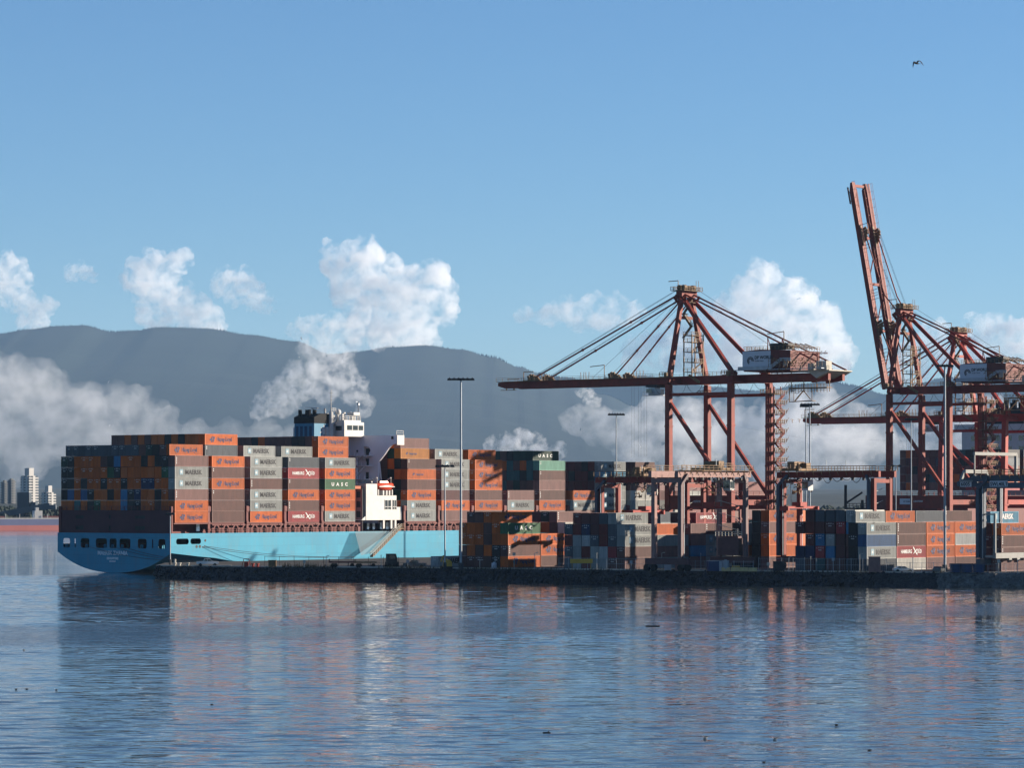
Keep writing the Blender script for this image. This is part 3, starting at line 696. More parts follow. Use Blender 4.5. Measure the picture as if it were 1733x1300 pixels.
for z, q in ((17.5, .2), (21.0, .0), (24.6, .5), (28.4, 1.2), (31.2, .4)):
    tp.box(84.2 + q, 88, 8.6, 18, z, z + .18); tp.rail((84.2 + q, 8.7, z + .18), (84.2 + q, 18, z + .18), 1.0, 1.6, .045); tp.box(87.9, 88.0, 10.0, 11.0, z+.2, z+2.1, 1); tp.box(87.9, 88.0, 14, 14.6, z+1, z+1.7, 1)
for z in (17.5, 21.0, 24.6, 28.4): tp.beam((86.2, 14.5, z + .2), (86.2, 10.2, z + 3.5), .7, .12); tp.box(85.2,85.6,12,12.4,z+.2,z+3.4)
tp.build('walkway', [M['mauve'], M['dark']], ship)
# curved bracket and wing reaching the ship's side
wing = MB()
zt, zb = 36.9, 34.6
wing.prism([(88.0,-.2,zt),(88.0,-.2,zb),(88.0,1.4,zb-.3),(88.0,2.6,zb-1.2),(88.0,4.2,zb-3.0),(88.0,6.5,zb-5.2),(88.0,6.5,12.5),(88.0,12,12.5),(88.0,12,zb-4.6),(88.0,10.2,zb-3.0),(88.0,9.4,zb-1.8),(88.0,10,zb-.9),(88.0,12,zb-.6),(88,12,zt)], (.5, 0, 0)); wing.box(88.0, 88.38, 12, 20, 12.5, zt)
wing.prism([(88.0,42.2,zt),(88.0,42.2,zb),(88.0,37.8,zb-1.1),(88.0,32.5,zb-8.6),(88.0,28,zb-12.0),(88.0,28,zt)], (.5, 0, 0))
wing.box(88.5, 91.2, .4, 41.6, 34.8, 35.2); wing.box(88.5, 91.2, .0, 8.5, 35.2, 36.7); wing.box(88.3, 88.5, 8, 13, 12.5, 20); wing.beam((88.4, 6.5, 29.5), (91, 6.5, 12.6), .3)
wing.build('bridge_wing', M['mauve'], ship)
wt = MB(); wt.box(88.0, 91.0, -.45, -.2, 34.2, 36.95); wt.box(87.7, 88.0, .9, 1.5, 35.8, 36.6, 1); wt.rail((88.1,-.1,36.95),(91,-.1,36.95),1.2,1.6,.05); wt.build('wing_end', [M['white'], M['dark']], ship)
bw = MB(); bw.box(80.0, 88.2, 12.0, 30.0, 36.6, 40.6); bw.box(80.6, 87.6, 12.6, 29.4, 40.6, 41.2); bw.box(76.5, 80, 15.5, 28, 33, 39.2)
brid = bw.build('wheelhouse', M['white'], ship)
gw = MB(); gw.box(81.2, 83.2, 11.94, 12.0, 38.4, 39.7); gw.box(83.6, 85.6, 11.94, 12.0, 38.4, 39.7); gw.box(86.0, 87.8, 11.94, 12.0, 38.4, 39.7)
for p in (13, 16.4, 19.8): gw.box(79.94, 80.0, p, p + 2.2, 38.3, 39.5)
gw.build('wheelhouse_window', M['glass'], brid)
mk = MB(); mk.rail((80.7,12.7,41.2),(87.5,12.7,41.2),1.1,1.1,.05); mk.rail((80.7,12.7,41.2),(80.7,29,41.2),1.1,1.4,.05)
for s, p, h in ((81.5,14,1.7),(83.4,15,2.2),(82.2,18,1.4),(84.8,13.4,1.6),(86.4,14,1.3),(83,21,2)): mk.box(s, s + .5, p, p + .5, 41.2, 41.2 + h)
mk.box(84.8, 87.4, 12.8, 15.2, 42.6, 43.4); mk.beam((86,14,41.2),(86,14,43),.3)
mk.build('monkey_island', M['white'], ship)
md = MB(); md.tube((78.4,15.5,36),(78.4,15.5,43.5),.75,8,r2=.55); md.tube((78.4,15.5,43.5),(78.4,15.5,49.6),.14,6)
for z in (44.2, 45.4, 46.4, 47.4, 48.4): md.beam((77.6,14.9,z),(79.2,16.1,z),.10); md.beam((78.4,14.7,z+.3),(78.4,16.3,z+.3),.10)
md.rail((77.6,14.6,43.4),(79.4,14.6,43.4),1.0,.9,.05); md.beam((79.2,15.5,40),(81.2,15.5,42.6),.5)
md.build('radar_mast', M['white'], ship)
m2 = MB(); m2.tube((87.2,13.2,41.2),(87.2,13.2,46.4),.22,6); m2.beam((86.6,12.8,44.6),(87.8,13.6,44.6),.16); m2.box(86.9,87.5,12.9,13.5,45.4,46.0); m2.beam((86.9,13.2,46.3),(86.0,13.2,46.4),.12)
m2.build('signal_mast', M['steel'], ship)
for (s, p, z, r) in ((82.0,16.2,43.4,.95),(85.4,14.6,43.2,.5)):
    d_ = MB(); d_.ball((s,p,z), r, n=12); d_.tube((s,p,41.2),(s,p,z-r*.8),r*.45,8); d_.build('radome', M['white'], ship, smooth=True)
fu = MB(); fu.box(72, 78.4, 16, 23.4, 30, 40.2); fu.build('funnel', mat('funnel_blue_paint', (.03,.18,.30), .45, .08, .4), ship)
fn = LAST
fb = MB(); fb.box(71.9, 78.5, 15.9, 23.5, 40.2, 41.6); fb.prism([(71.9,15.9,41.6),(78.5,15.9,41.6),(78.5,15.9,42.9),(74.6,15.9,42.9),(71.9,15.9,41.9)], (0,7.6,0)); fb.build('funnel_top', M['black'], fn)
fp = MB()
for s, p in ((73.0,22.2),(74.1,20.6),(73.2,19.0),(74.6,18.2),(75.4,21.6)): fp.tube((s,p,42),(s,p,44.0),.52,8)
fp.build('exhaust_pipe', M['black'], fn)
fv = MB()
for p in (16.9, 18.6, 20.3, 21.9): fv.box(71.95, 72.0, p, p + 1.0, 36.6, 39.4)
fv.build('louvre', mat('dark_blue_louvre', (.015,.06,.12), .6, .1, 1), fn)
link('emblem', star_mesh(1.9, M['inkwhite']), fn, (76.0, 15.97, 38.0))
fw = MB(); fw.tube((77.5,17,42.9),(77.5,17,44.4),.3,8); fw.beam((74,19,44.4),(74.6,17,44.4),.16,.35); fw.beam((73.2,21,44.6),(77,18,44.6),.10); fw.tube((74.4,18.6,42),(74.4,18.6,44.4),.2,6)
fw.build('vent_mast', M['white'], fn)
ec = MB(); ECH = [(1.2+2.1*i, 2.7+2.1*i, z, z+1.7) for i in range(3) for z in (14.2, 16.9, 19.6)]
grid_wall([.6,8],[DECK,22.0], ECH, lambda p, z: (74.6, p, z), ec); ec.build('casing_wall', mat('pinkish_grey_casing', (.28,.19,.185), .6, .1, .4), ship, normals=False)
eb = MB(); eb.box(74.9, 75.1, .8, 8, DECK, 22); eb.build('casing_inner', M['dark'], ship)
eo = MB(); eo.box(72.4, 75.6, 1.5, 8, 22.0, 22.8); eo.build('casing_top', mat('orange_primer', (.45,.12,.05), .6, .1, .4), ship)

# lifeboat in its davit, gangway and net
lbt = empty('lifeboat', W(84.6, 1.6, 21.0), TH, 'enclosed orange lifeboat hanging above the white deck house of the big ship', 'lifeboat')
bm_ = MB(); RI = [(-3.9,.15,.1),(-3.5,.75,.55),(-2.4,1.15,.95),(0,1.3,1.15),(2.4,1.15,1.0),(3.5,.7,.6),(3.9,.12,.15)]
for (x, w_, h) in RI:
    for j in range(12):
        t = 2*math.pi*j/12; zz = math.sin(t); bm_.v.append((x, w_*math.cos(t)*(1 if zz < 0 else .9), 1.7 + h*(zz*1.05 if zz < 0 else zz) + (.35 if abs(x) > 3 else 0)))
for i in range(len(RI)-1):
    for j in range(12): bm_.f.append([i*12+j, i*12+(j+1) % 12, (i+1)*12+(j+1) % 12, (i+1)*12+j]); bm_.m.append(0)
bm_.f += [list(range(12)), list(range(72, 84))]; bm_.m += [0, 0]
bm_.build('hull', M['orange'], lbt, smooth=True)
c_ = MB(); c_.prism([(-2.2,-.55,2.7),(1.6,-.55,2.7),(1.2,-.45,3.2),(-1.9,-.45,3.2)], (0,1.1,0)); c_.build('canopy', M['orange'], lbt)
c_ = MB(); c_.box(-3.2,3.2,-1.34,-1.24,1.5,1.72); c_.build('rubbing_strake', M['white'], lbt)
dv = MB()
for x in (-2.9, 2.9):
    dv.beam((x,1.6,-.6),(x,1.9,3.2),.35); dv.beam((x,1.9,3.2),(x,-.2,4.1),.3); dv.beam((x,-.2,4.1),(x,-.2,2.6),.08)
    dv.beam((x,-.6,-.7),(x,-.6,.8),.3); dv.beam((x,-.6,.7),(x,1.4,.7),.25)
for x in (-1.4, 0, 1.2): dv.box(x, x+.5, -1, .6, -.75, .6)
dv.build('davit', M['white'], lbt)

gw0 = empty('gangway', W(0,0,0), TH, 'long rusty gangway sloping down from the ship to the quay', 'gangway')
a_, b_ = Vector((88.2,-1.3,11.3)), Vector((72.2,-4.9,3.5))
gm = MB(); gm.beam(a_, b_, 1.0, .25)
gm.build('steps', M['rustgold'], gw0)
gr = MB()
for off in (-.55, .55):
    o_ = Vector((.1,off,0)); gr.beam(a_+o_+Vector((0,0,1.1)), b_+o_+Vector((0,0,1.1)), .10); gr.beam(a_+o_+Vector((0,0,.55)), b_+o_+Vector((0,0,.55)), .08)
    for i in range(15): q = (a_+o_).lerp(b_+o_, i/14); gr.beam(q, q+Vector((0,0,1.1)), .09)
gr.build('handrail', M['pale'], gw0)
gp = MB(); gp.box(87.4, 89.4, -1.9, .3, 10.9, 11.15); gp.rail((87.4,-1.9,11.15),(89.4,-1.9,11.15),1.1,1,.05); gp.build('platform', M['rustgold'], gw0)
netm = bpy.data.materials.new('grey_safety_net'); netm.use_nodes = True
nn = netm.node_tree; pb = nn.nodes['Principled BSDF']; pb.inputs['Base Color'].default_value = (.20,.24,.25,1); pb.inputs['Roughness'].default_value = .9; pb.inputs['Alpha'].default_value = .32
nm_ = MB(); nm_.prism([(69.9,-.9,10.3),(86.5,-.9,10.4),(73.2,-3.9,4.4),(69.0,-3.9,3.9)], (0,-.02,0)); 
no = nm_.build('safety_net', netm, None, O0, TH); tag(no, 'thin grey safety net hanging beside the gangway against the blue hull', 'net')

# mooring lines
def sag(a, b, k, n=10):
    return [Vector(a).lerp(Vector(b), i/n) - Vector((0,0,4*k*(i/n)*(1-i/n))) for i in range(n+1)]
LN = [(W(0,30.5,6.8), W(-3,-8,QZ+.5), 1.0, 'from the third opening of the stern'), (W(0,21,6.8), W(-2.5,-9,QZ+.5), .8, 'from the middle opening of the stern'), (W(0,17.5,6.8), W(-2,-10,QZ+.5), .6, 'from the wide right-hand opening of the stern'),
      (W(12.4,-.05,7.0), W(62,-8,QZ+.6), .9, 'upper one along the lit hull side'), (W(11.7,-.05,6.75), W(50,-9,QZ+.6), .8, 'lower one along the lit hull side')]
for a, b, k, w_ in LN:
    c = Vector(a); m_ = MB(); m_.path([q - c for q in sag(a, b, k)], .055, 5)
    tag(m_.build('mooring_line', M['rope'], None, c), 'dark mooring rope, ' + w_, 'rope', 'mooring ropes of the big ship')

# ---------------------------------------------------------------- cargo on the ship
GS = 'containers stacked on the big ship'
def ctz(t): return TIER0 + TH_*(t-1)
K = {'o':'orange','b':'brown','k':'black','n':'navy','u':'blue','g':'green','G':'dark green','t':'teal','s':'slate','l':'sky blue','m':'maroon','r':'red','d':'dark red','y':'grey','w':'white','a':'amber','p':'pinkish brown'}
PITCH = 2.49
# the stern stack, each row listed from left (port) to right
AFT = {6: 'Gkoooobkloookokkk', 5: 'kkooooogkoooooogu', 4: 'kkokookookoonnook', 3: 'kuoukookolknookok', 2: 'ootokgooolkkoobob'}
for t, row in AFT.items():
    for i, ch in enumerate(row):
        r = 16 - i
        if r == 0: continue
        col = K[ch]
        container(W(BAY[0], .02 + PITCH*r, ctz(t)), col, '', label=f"{col} container end, {ORD[i+1]} from the left, {['','','bottom','fourth','third','second','first'][t]} row of the big stern block", group=GS, door=(rc.random() < .55))
for i, ch in enumerate('sssssssssss' + 'bGkb'):
    r = 15.3 - i
    container(W(BAY[0], .02 + PITCH*r, ctz(7)), K[ch], '', label=f"{K[ch]} container end, {ORD[i+1]} from the left, in the raised top row, stern block", group=GS)
# starboard side, from the top tier down: (bay, tier, row inboard, colour, marking)
SIDE = {1: [(7,.8,'o','H'),(6,0,'p','c'),(5,0,'y','M'),(4,0,'y','M'),(3,0,'p','c'),(2,0,'o','H'),(1,0,'o','H')],
 2: [(8,1,'o','H'),(7,1,'s','d'),(6,0,'o','H'),(5,0,'b','d'),(4,0,'o','H'),(3,0,'b','d'),(2,0,'b',''),(1,0,'b','')],
 3: [(7,1,'y','M'),(6,0,'y','M'),(5,0,'y','M'),(4,0,'b','c'),(3,0,'y','M'),(2,0,'y','M'),(1,0,'o','H')],
 4: [(7,1,'y','M'),(6,0,'s','d'),(5,0,'r','S'),(4,0,'b','d'),(3,0,'o','H'),(2,0,'b','c'),(1,0,'r','S')],
 5: [(8,1,'o','H'),(7,1,'o','H'),(6,0,'y','M'),(5,0,'o','H'),(4,0,'g','U'),(3,0,'o','H'),(2,0,'o','H'),(1,0,'y','M')],
 6: [(8,1,'p',''),(7,1,'a','h'),(6,0,'b','d'),(5,0,'o','h'),(4,0,'b',''),(3,0,'o','H'),(2,0,'y','M'),(1,0,'y','M')],
 7: [(7,1,'y','M'),(6,0,'y','M'),(5,0,'y','M'),(4,0,'y','M'),(3,0,'m',''),(2,0,'o','H'),(1,0,'p','')],
 8: [(7,1,'o','H'),(6,0,'o','H'),(5,0,'o','H'),(4,0,'o','H'),(3,0,'b',''),(2,0,'o','H'),(1,0,'b','')],
 9: [(3,0,'p','c'),(2,0,'y','M'),(1,0,'o','H')],
 10: [(7,1,'G','U'),(6,0,'pale green','d'),(5,0,'b','d'),(4,0,'p',''),(3,0,'b','c'),(2,0,'o','H'),(1,0,'b','')],
 11: [(3,0,'o','H'),(2,0,'y','M'),(1,0,'b','')],
 12: [(6,0,'y','M'),(5,0,'pale blue','M'),(4,0,'y',''),(3,0,'y','M'),(2,0,'y','M'),(1,0,'o','')],
 13: [(6,0,'b',''),(5,0,'b',''),(4,0,'p',''),(3,0,'w',''),(2,0,'y',''),(1,0,'b','')],
 14: [(3,0,'m',''),(2,0,'k',''),(1,0,'y','M')]}
for b, lst in SIDE.items():
    ts = [q[0] for q in lst]
    for (t, r, ch, deco) in lst:
        col = K.get(ch, ch); n = sorted(ts, reverse=True).index(t) + 1
        where = 'topmost' if n == 1 else ('bottom one' if n == len(ts) else ORD[n] + ' from the top')
        side_ = f"{ORD[b]} side stack from stern" if b <= 5 else f"{ORD[b-5]} side stack right of white deck house"
        container(W(BAY[b-1], .02 + PITCH*r, ctz(t)), col, deco, label=f"{col} {LOGO_WORDS[deco]}container, {where} in {side_}", group=GS)
mr_ = random.Random(21)
def pick(s): return K[mr_.choice(s)]
for r in range(2, 15): mass(W(BAY[1], .02 + PITCH*r, ctz(8)), pick('oooobkb'))                       # high row over the second bay
for r in range(2, 15): mass(W(BAY[4], .02 + PITCH*r, ctz(8)), pick('bbobkmb'))
for t, rs in ((7, range(2, 6)), (6, range(1, 7)), (5, range(1, 7)), (4, range(1, 7)), (3, range(1, 6)), (2, range(1, 6)), (8, range(2, 6))):
    for r in rs: mass(W(BAY[5], .02 + PITCH*r, ctz(t)), pick('kmbokbG'))
for t in (7, 6, 5, 4):
    for r in range(2 if t == 7 else 1, 8): mass(W(BAY[9], .02 + PITCH*r, ctz(t)), 'dark green' if (t == 7 and r < 4) else pick('bokGbkt'))
for t in (6, 5, 4):
    for r in range(1, 8): mass(W(BAY[11], .02 + PITCH*r, ctz(t)), pick('dmkdkdb') if t < 6 else pick('dkdm'))
for b in (2, 3, 4, 5, 7, 8):                                                                          # tops seen between and over the outer stacks
    for r in range(2, 8): mass(W(BAY[b-1], .02 + PITCH*r, ctz(7)), pick('bkom'))
    if b in (2, 3, 4, 5): continue
for b in (13, 14, 15, 16, 17):
    for r in range(0, 5):
        for t in (1, 2, 3, 4):
            if b < 15 and r == 0 and not (b == 14 and t == 4): continue
            mass(W(BAY[b-1], .02 + PITCH*r, ctz(t)), pick('bdmdyb'))
# ---------------------------------------------------------------- ship-to-shore gantry cranes
# crane frame: x reaches out over the ship, y runs along the berth, z up; origin under the near waterside leg
def sts_crane(s, p, label, paint, zg=51.2, apex=79.5, boomL=66.7, boom_up=None, gauge=23.0, wid=20.0, back=31.0, house=True, lean=0.0, sign=True):
    ang = math.atan2(PORT.y, PORT.x)
    # x = port direction, y must be along the berth; mirror by using y = -rotated axis
    root = empty('gantry_crane', W(s, p, QZ), ang, label, 'crane', 'ship-to-shore cranes along the berth')
    Y = lambda y: -y                                    # along-berth distance -> local y
    m = paint; g = gauge; w = wid; gy = (w/2 - 3.8, w/2 + 3.8); gh = 2.3; gt = zg + gh
    V = lambda x, y, z: Vector((x, Y(y), z))
    corners = {'wn': (0, 0), 'wf': (0, w), 'ln': (-g, 0), 'lf': (-g, w)}
    for k, (x, y) in corners.items():
        lm_ = MB(); dx = lean if y == 0 else -lean
        yb = y - (lean if y else -lean)
        lm_.beam(V(x, y - (lean if y == 0 else -lean)*1.0, 3.0), V(x, y, zg - .2), 1.9, 1.75, w2=1.7, h2=1.6)
        for z in (14.0, 26, 38): lm_.beam(V(x, y, z), V(x, y, z + .5), 2.0, 1.85)
        lm_.build('leg', m, root)
        bo = MB(); bo.beam(V(x, y - 5, 2.0), V(x, y + 5, 2.0), 1.6, 1.8)
        for q in (-3.8, -1.3, 1.3, 3.8):
            bo.beam(V(x - .35, y + q, .55), V(x + .35, y + q, .55), 1.0)
        bo.build('bogie', M['dark'], root)
    for y in (0, w):                                     # portal beams landside-waterside, and diagonals
        pb_ = MB(); pb_.beam(V(-.9, y, 15.2), V(-g + .9, y, 15.2), 1.5, 4.2)
        pb_.rail(V(-1, y - .75, 17.4), V(-g + 1, y - .75, 17.4), 1.1, 2, .05); pb_.build('portal_beam', m, root)
        br = MB(); br.beam(V(-.7, y, zg - 6.0), V(-g + .7, y, 17.8), 1.0, 1.05); br.build('brace', m, root)
        ti = MB(); ti.beam(V(-.8, y, zg - 3.4), V(-g + .8, y, zg - 3.4), 1.0, .9); ti.build('tie_beam', m, root)
    for x in (0, -g):
        cb_ = MB(); cb_.beam(V(x, .8, zg + .9), V(x, w - .8, zg + .9), 1.4, 1.7); cb_.build('cross_beam', m, root); cb_ = MB(); cb_.beam(V(x, .8, 15.2), V(x, w - .8, 15.2), 1.5, 1.6); cb_.build('sill_beam', m, root)
    for y in gy:                                         # fixed girders
        gm_ = MB(); gm_.beam(V(4.4, y, zg + gh/2), V(-g - back, y, zg + gh/2), 1.25, gh); gm_.beam(V(-g-back+6, y, zg-.35), V(-g-back, y, zg+.4), 1.1, .6)
        gm_.build('girder', m, root)
    hx, hz = 4.6, gt - .4                                # boom hinge
    a = 0.0 if boom_up is None else R(boom_up)
    def B(x, y, z):                                      # boom coordinates -> crane coordinates
        return V(hx + x*math.cos(a) - z*math.sin(a), y, hz + x*math.sin(a) + z*math.cos(a))
    for y in gy:
        bm2 = MB(); bm2.beam(B(0, y, -.8), B(boomL - 3, y, -.8), 1.2, 2.1); bm2.beam(B(boomL - 3, y, -.8), B(boomL, y, -.5), 1.2, 2.1, h2=1.1)
        bm2.build('boom', m, root)
    for x in (4, 20, 36, 52, boomL - 1): bt = MB(); bt.beam(B(x, gy[0], -.7), B(x, gy[1], -.7), .8, .9); bt.build('boom_tie', m, root)
    for x in (8, 24, 40):
        bt = MB(); bt.beam(B(x - 4, gy[0], -.9), B(x + 8, gy[1], -.9), .3); bt.build('boom_brace', m, root)
    wk = MB()
    for y, o_ in ((gy[0], -1.1), (gy[1], 1.1)):
        wk.beam(B(0, y + o_, .25), B(boomL, y + o_, .25), .9, .12)
        n = 26
        for i in range(n + 1):
            x = boomL*i/n; wk.beam(B(x, y + o_*1.4, .3), B(x, y + o_*1.4, 1.4), .07)
        for h in (.85, 1.4): wk.beam(B(0, y + o_*1.4, h), B(boomL, y + o_*1.4, h), .07)
    for x in (10, 12.5, 31, 33, 48.5): 
        for q in (-.5, .5): wk.beam(B(x+q, gy[0] - .4, .3), B(x+q*1.3, gy[0] - .4, 2.6), .14)
    for y, o_ in ((gy[0], 1.0), (gy[1], -1.0)):
        wk.beam(B(2, y + o_, -1.2), B(boomL-2, y + o_, -1.2), .5, .35); wk.beam(B(2, y + o_*1.5, -.2), B(boomL-2, y + o_*1.5, -.2), .12)
        for i in range(22): wk.beam(B(3 + i*3, y + o_*.6, -.1), B(3 + i*3, y + o_*1.6, -.1), .14); wk.beam(B(3 + i*3, y + o_*1.5, -1.2), B(3 + i*3, y + o_*1.5, -.2), .1)
    wk.beam(B(24, gy[0]-.9, .2), B(24, gy[0]-.9, 4.6), .16); wk.beam(B(24, gy[0]-.9, 4.6), B(29.5, gy[0]-.9, 4.2), .22)
    wk.beam(B(56, gy[0]-.9, .2), B(56, gy[0]-.9, 3.2), .16); wk.beam(B(56, gy[0]-.9, 3.2), B(52, gy[0]-.9, 3.2), .22)
    wk.beam(B(boomL-7, gy[0]-.4, -2.4), B(boomL-1.2, gy[0]-.4, -2.4), .8, .15); wk.beam(B(boomL-3, gy[0], -2.4), B(boomL-3, gy[0], -1.6), .3); wk.beam(B(boomL-6, gy[0], -2.4), B(boomL-6, gy[0], -1.6), .3)
    wk.beam(B(boomL-4, gy[0]-1,1.0), B(boomL-9, gy[0]-1, 1.0), .2)
    wk.build('boom_walkway', M['rustgold'] if boom_up is None else m, root)
    for x in (20.5, 52.5):                               # sheave brackets where the stays meet the boom
        for y in gy:
            sh_ = MB()
            for q in range(5): sh_.beam(B(x - 2.2 + q*1.0, y, .2), B(x - 1.2 + q*.9, y, 1.0 + 1.6*(1 - abs(q-2.6)/3.4)), .5, .75)
            sh_.beam(B(x-3.5, y-1, .5), B(x+3.5, y-1, .5), .7, .25); sh_.build('stay_bracket', M['rustgold'], root)
    ax, ay = (0.6, (w/2 - 2.3, w/2 + 2.3))
    for (y0, y1) in ((0, ay[0]), (w, ay[1])):
        al = MB(); al.beam(V(0, y0, zg), V(ax, y1, apex - 1), 1.5, 1.4, w2=1.15, h2=1.1); al.build('mast_leg', m, root)
        bk = MB(); bk.beam(V(ax - .4, y1, apex - 2.2), V(-g, y0 + (1.6 if y0 == 0 else -1.6), zg + 2.2), 1.05, 1.15); bk.build('back_leg', m, root)
        hb_ = MB(); hb_.beam(V(-g, y0, zg - .4), V(-g, y0 + (1.6 if y0 == 0 else -1.6), zg + 3.2), 1.7, 1.7); hb_.build('leg_head', m, root)
    ap = MB(); ap.beam(V(ax, ay[0] - 1.6, apex - .8), V(ax, ay[1] + 1.6, apex - .8), 2.2, 1.9); ap.beam(V(ax-1.6, ay[0]-1.2, apex - 3.6), V(ax+1.6, ay[0]-1.2, apex - 1.2), .8)
    mt = MB(); mt.beam(V(ax, ay[0] - .3, apex - 8), V(ax, ay[1] + .3, apex - 8), .9, .9); mt.build('mast_tie', m, root)
    for q in (-1, 1): ap.beam(V(ax + q, ay[0], apex - 4), V(ax+q*2.2, ay[0] - 1.4, apex - 1.5), .7); ap.beam(V(ax + q, ay[1], apex - 4), V(ax+q*2.2, ay[1] + 1.4, apex - 1.5), .7)
    ap.build('mast_head', m, root)
    pl = MB(); pl.beam(V(ax-2.6, w/2, apex+.25), V(ax+2.6, w/2, apex+.25), 9.5, .2)
    for (q0, q1) in (((ax-2.6, w/2-4.7), (ax+2.6, w/2-4.7)), ((ax+2.6, w/2-4.7), (ax+2.6, w/2+4.7)), ((ax-2.6, w/2-4.7), (ax-2.6, w/2+4.7)), ((ax-2.6,w/2+4.7),(ax+2.6,w/2+4.7))):
        pl.rail(V(*q0, apex + .3), V(*q1, apex + .3), 1.1, 1.2, .06)
    for y in ay:
        for q in (-.8, .8): pl.tube(V(ax + q, y - .6, apex + 1.2), V(ax + q, y + .6, apex + 1.2), .85, 10)
    pl.beam(V(ax+1, w/2-3, apex+.3), V(ax+1, w/2-3, apex+3.3), .16); pl.beam(V(ax+1, w/2-3, apex+3.3), V(ax+4.6, w/2-3, apex+3.2), .22)
    for q in (2.2, 3.4): pl.beam(V(ax-2, w/2+q, apex+.3), V(ax-2, w/2+q, apex+3.4), .1)
    pl.build('mast_platform', M['rustgold'], root)
    st = MB()
    if boom_up is None:
        for i, y in enumerate(gy):
            for x, zz, r in ((52.5, apex - .6, .26), (20.5, apex - 3.0, .23)):
                p0 = V(ax + .8, ay[i], zz); p1 = B(x, y, 1.2); st.tube(p0, p1, r, 6)
                for k_ in (.33, .66): q = p0.lerp(p1, k_); st.ball(q, r*1.9, n=6)
            
    else:                                                # folded links hanging against the raised boom
        for i, y in enumerate(gy):
            for x in (52.5, 20.5):
                p0 = V(ax + .8, ay[i], apex - 1); p1 = B(x, y, 1.2); mid_ = V(ax + 3.2 + (2 if x > 30 else 0), y, (apex + p1.z)/2 - 8 + (0 if x > 30 else -3))
                st.tube(p0, mid_, .22, 6); st.tube(mid_, p1, .22, 6)
    st.build('forestay', m, root)
    bs = MB()
    for i, y in enumerate(gy):
        bs.tube(V(ax - .8, ay[i], apex - .8), V(-g - back - 1, y, gt + .8), .27, 6)
        for x in (-g - 9, ):
            t = (x - (ax-.8))/(-g-back-1 - (ax-.8)); zz = (apex-.8) + ((gt+.8) - (apex-.8))*t
            bs.tube(V(x, y, gt), V(x, y, zz), .13, 5); bs.tube(V(x - 3.5, y, gt), V(x, y, zz), .13, 5)
    bs.build('backstay', m, root)
    rp = MB()
    for i, y in enumerate(gy):
        for q in (.5, 1.1):
            rp.tube(V(ax + 1.2, ay[i] + q, apex + 1.2), B(53.5, y + q, 1.6), .05, 4)
            if boom_up is None: rp.tube(V(ax + 1.2, ay[i] + q, apex - 1.5), B(36 - 14*q, y, 1.0), .045, 4)
        rp.tube(V(ax - 1, ay[i], apex + 1.5), V(-g - 14, y, gt + 6), .05, 4)
    rp.build('hoist_rope', M['rope'], root)
    if house:
        x0, x1 = -g - 3.6, -g - 20.4
        hs = MB(); hs.add([], [])
        hs.prism([V(x0, 1.5, zg + 3.0), V(x1, 1.5, zg + 3.0), V(x1, 1.5, zg + 9.0), V((x0*.65+x1*.35), 1.5, zg + 9.5), V(x0, 1.5, zg + 9.1)], V(0, 15.5, 0))
        hs.build('machinery_house', M['housered'] if m is M['red'] else m, root); ho = LAST
        rf = MB(); rf.beam(V(x0 - 9, 4, zg + 10.3), V(x0 - 15.5, 4, zg + 10.3), 3.6, 1.8); rf.build('roof_unit', M['dark'], ho)
        rr_ = MB()
        for (q0, q1) in (((x0, 1.6), (x1, 1.6)), ((x1, 1.6), (x1, 17)), ((x0, 1.6), (x0, 17))): rr_.rail(V(*q0, zg + 9.2), V(*q1, zg + 9.2), 1.2, 1.3, .05)
        for x in range(6): rr_.beam(V(x1 - .5, 2 + x*2.6, zg+9.7), V(x1 + 4, 2 + x*2.6, zg+11.4), .3)
        rr_.beam(V(x0-14, 2.2, zg+9), V(x0-14, 2.2, zg+14.6), .18); rr_.beam(V(x0-14, 2.2, zg+14.6), V(x0-8, 2.2, zg+14.0), .22)
        rr_.build('roof_railing', M['rustgold'], ho)
        if sign:
            sb = MB(); sb.beam(V(x0 + .3, 1.35, zg + 6.2), V(x0 - 9.8, 1.35, zg + 6.2), .12, 5.6); sb.build('sign_board', M['sign'], ho); so = LAST
            for txt, size, x, z, bold in (('DP WORLD', 1.35, x0 - 4.1, zg + 6.65, .04), ('GLOBAL TRADE', .48, x0 - 4.2, zg + 5.9, .0)):
                me = with_mat(text_mesh(txt, size, bold, .92), M['ink']); o = link('lettering', me, so, V(x, 1.24, z)); o.rotation_euler = (0, 0, R(180))
            em = MB()
            for rad, z0_ in ((1.05, .0), (.62, .12)):
                pts = [];
                for i in range(13):
                    t = R(-60) + i/12*R(250); em_p = (rad*math.cos(t), 0, rad*math.sin(t)); pts.append(em_p)
                for a_, b_ in zip(pts, pts[1:]): em.beam((a_[0], z0_*.2, a_[2]), (b_[0], z0_*.2, b_[2]), .08, .24)
            o = link('emblem', em.mesh('emblem', M['ink']), so, V(x0 - 2.6, 1.22, zg + 6.2))
        ws = MB(); ws.beam(V(x0+2.5, .6, zg + 3.4), V(x1 - 12, .6, zg + 3.4), 1.4, .2)
        ws.beam(V(x0 + 1, -.1, zg + 3.9), V(x0 - 10, -.1, zg + 3.9), .1, 1.0); ws.beam(V(x0 - 10, -.1, zg + 3.6), V(x0 - 14, -.1, zg + 6.0), .1, 1.0); ws.beam(V(x0 - 14, -.1, zg + 6.2), V(x0-18, -.1, zg + 6.2), .1, 1.0)
        ws.beam(V(x0 - 14.5, 1.2, zg + 5.6), V(x0 - 16, 1.2, zg + 5.6), .4, 2.4)
        ws.build('access_gallery', M['steel'], root)
        cl = MB(); rq = random.Random(int(s))
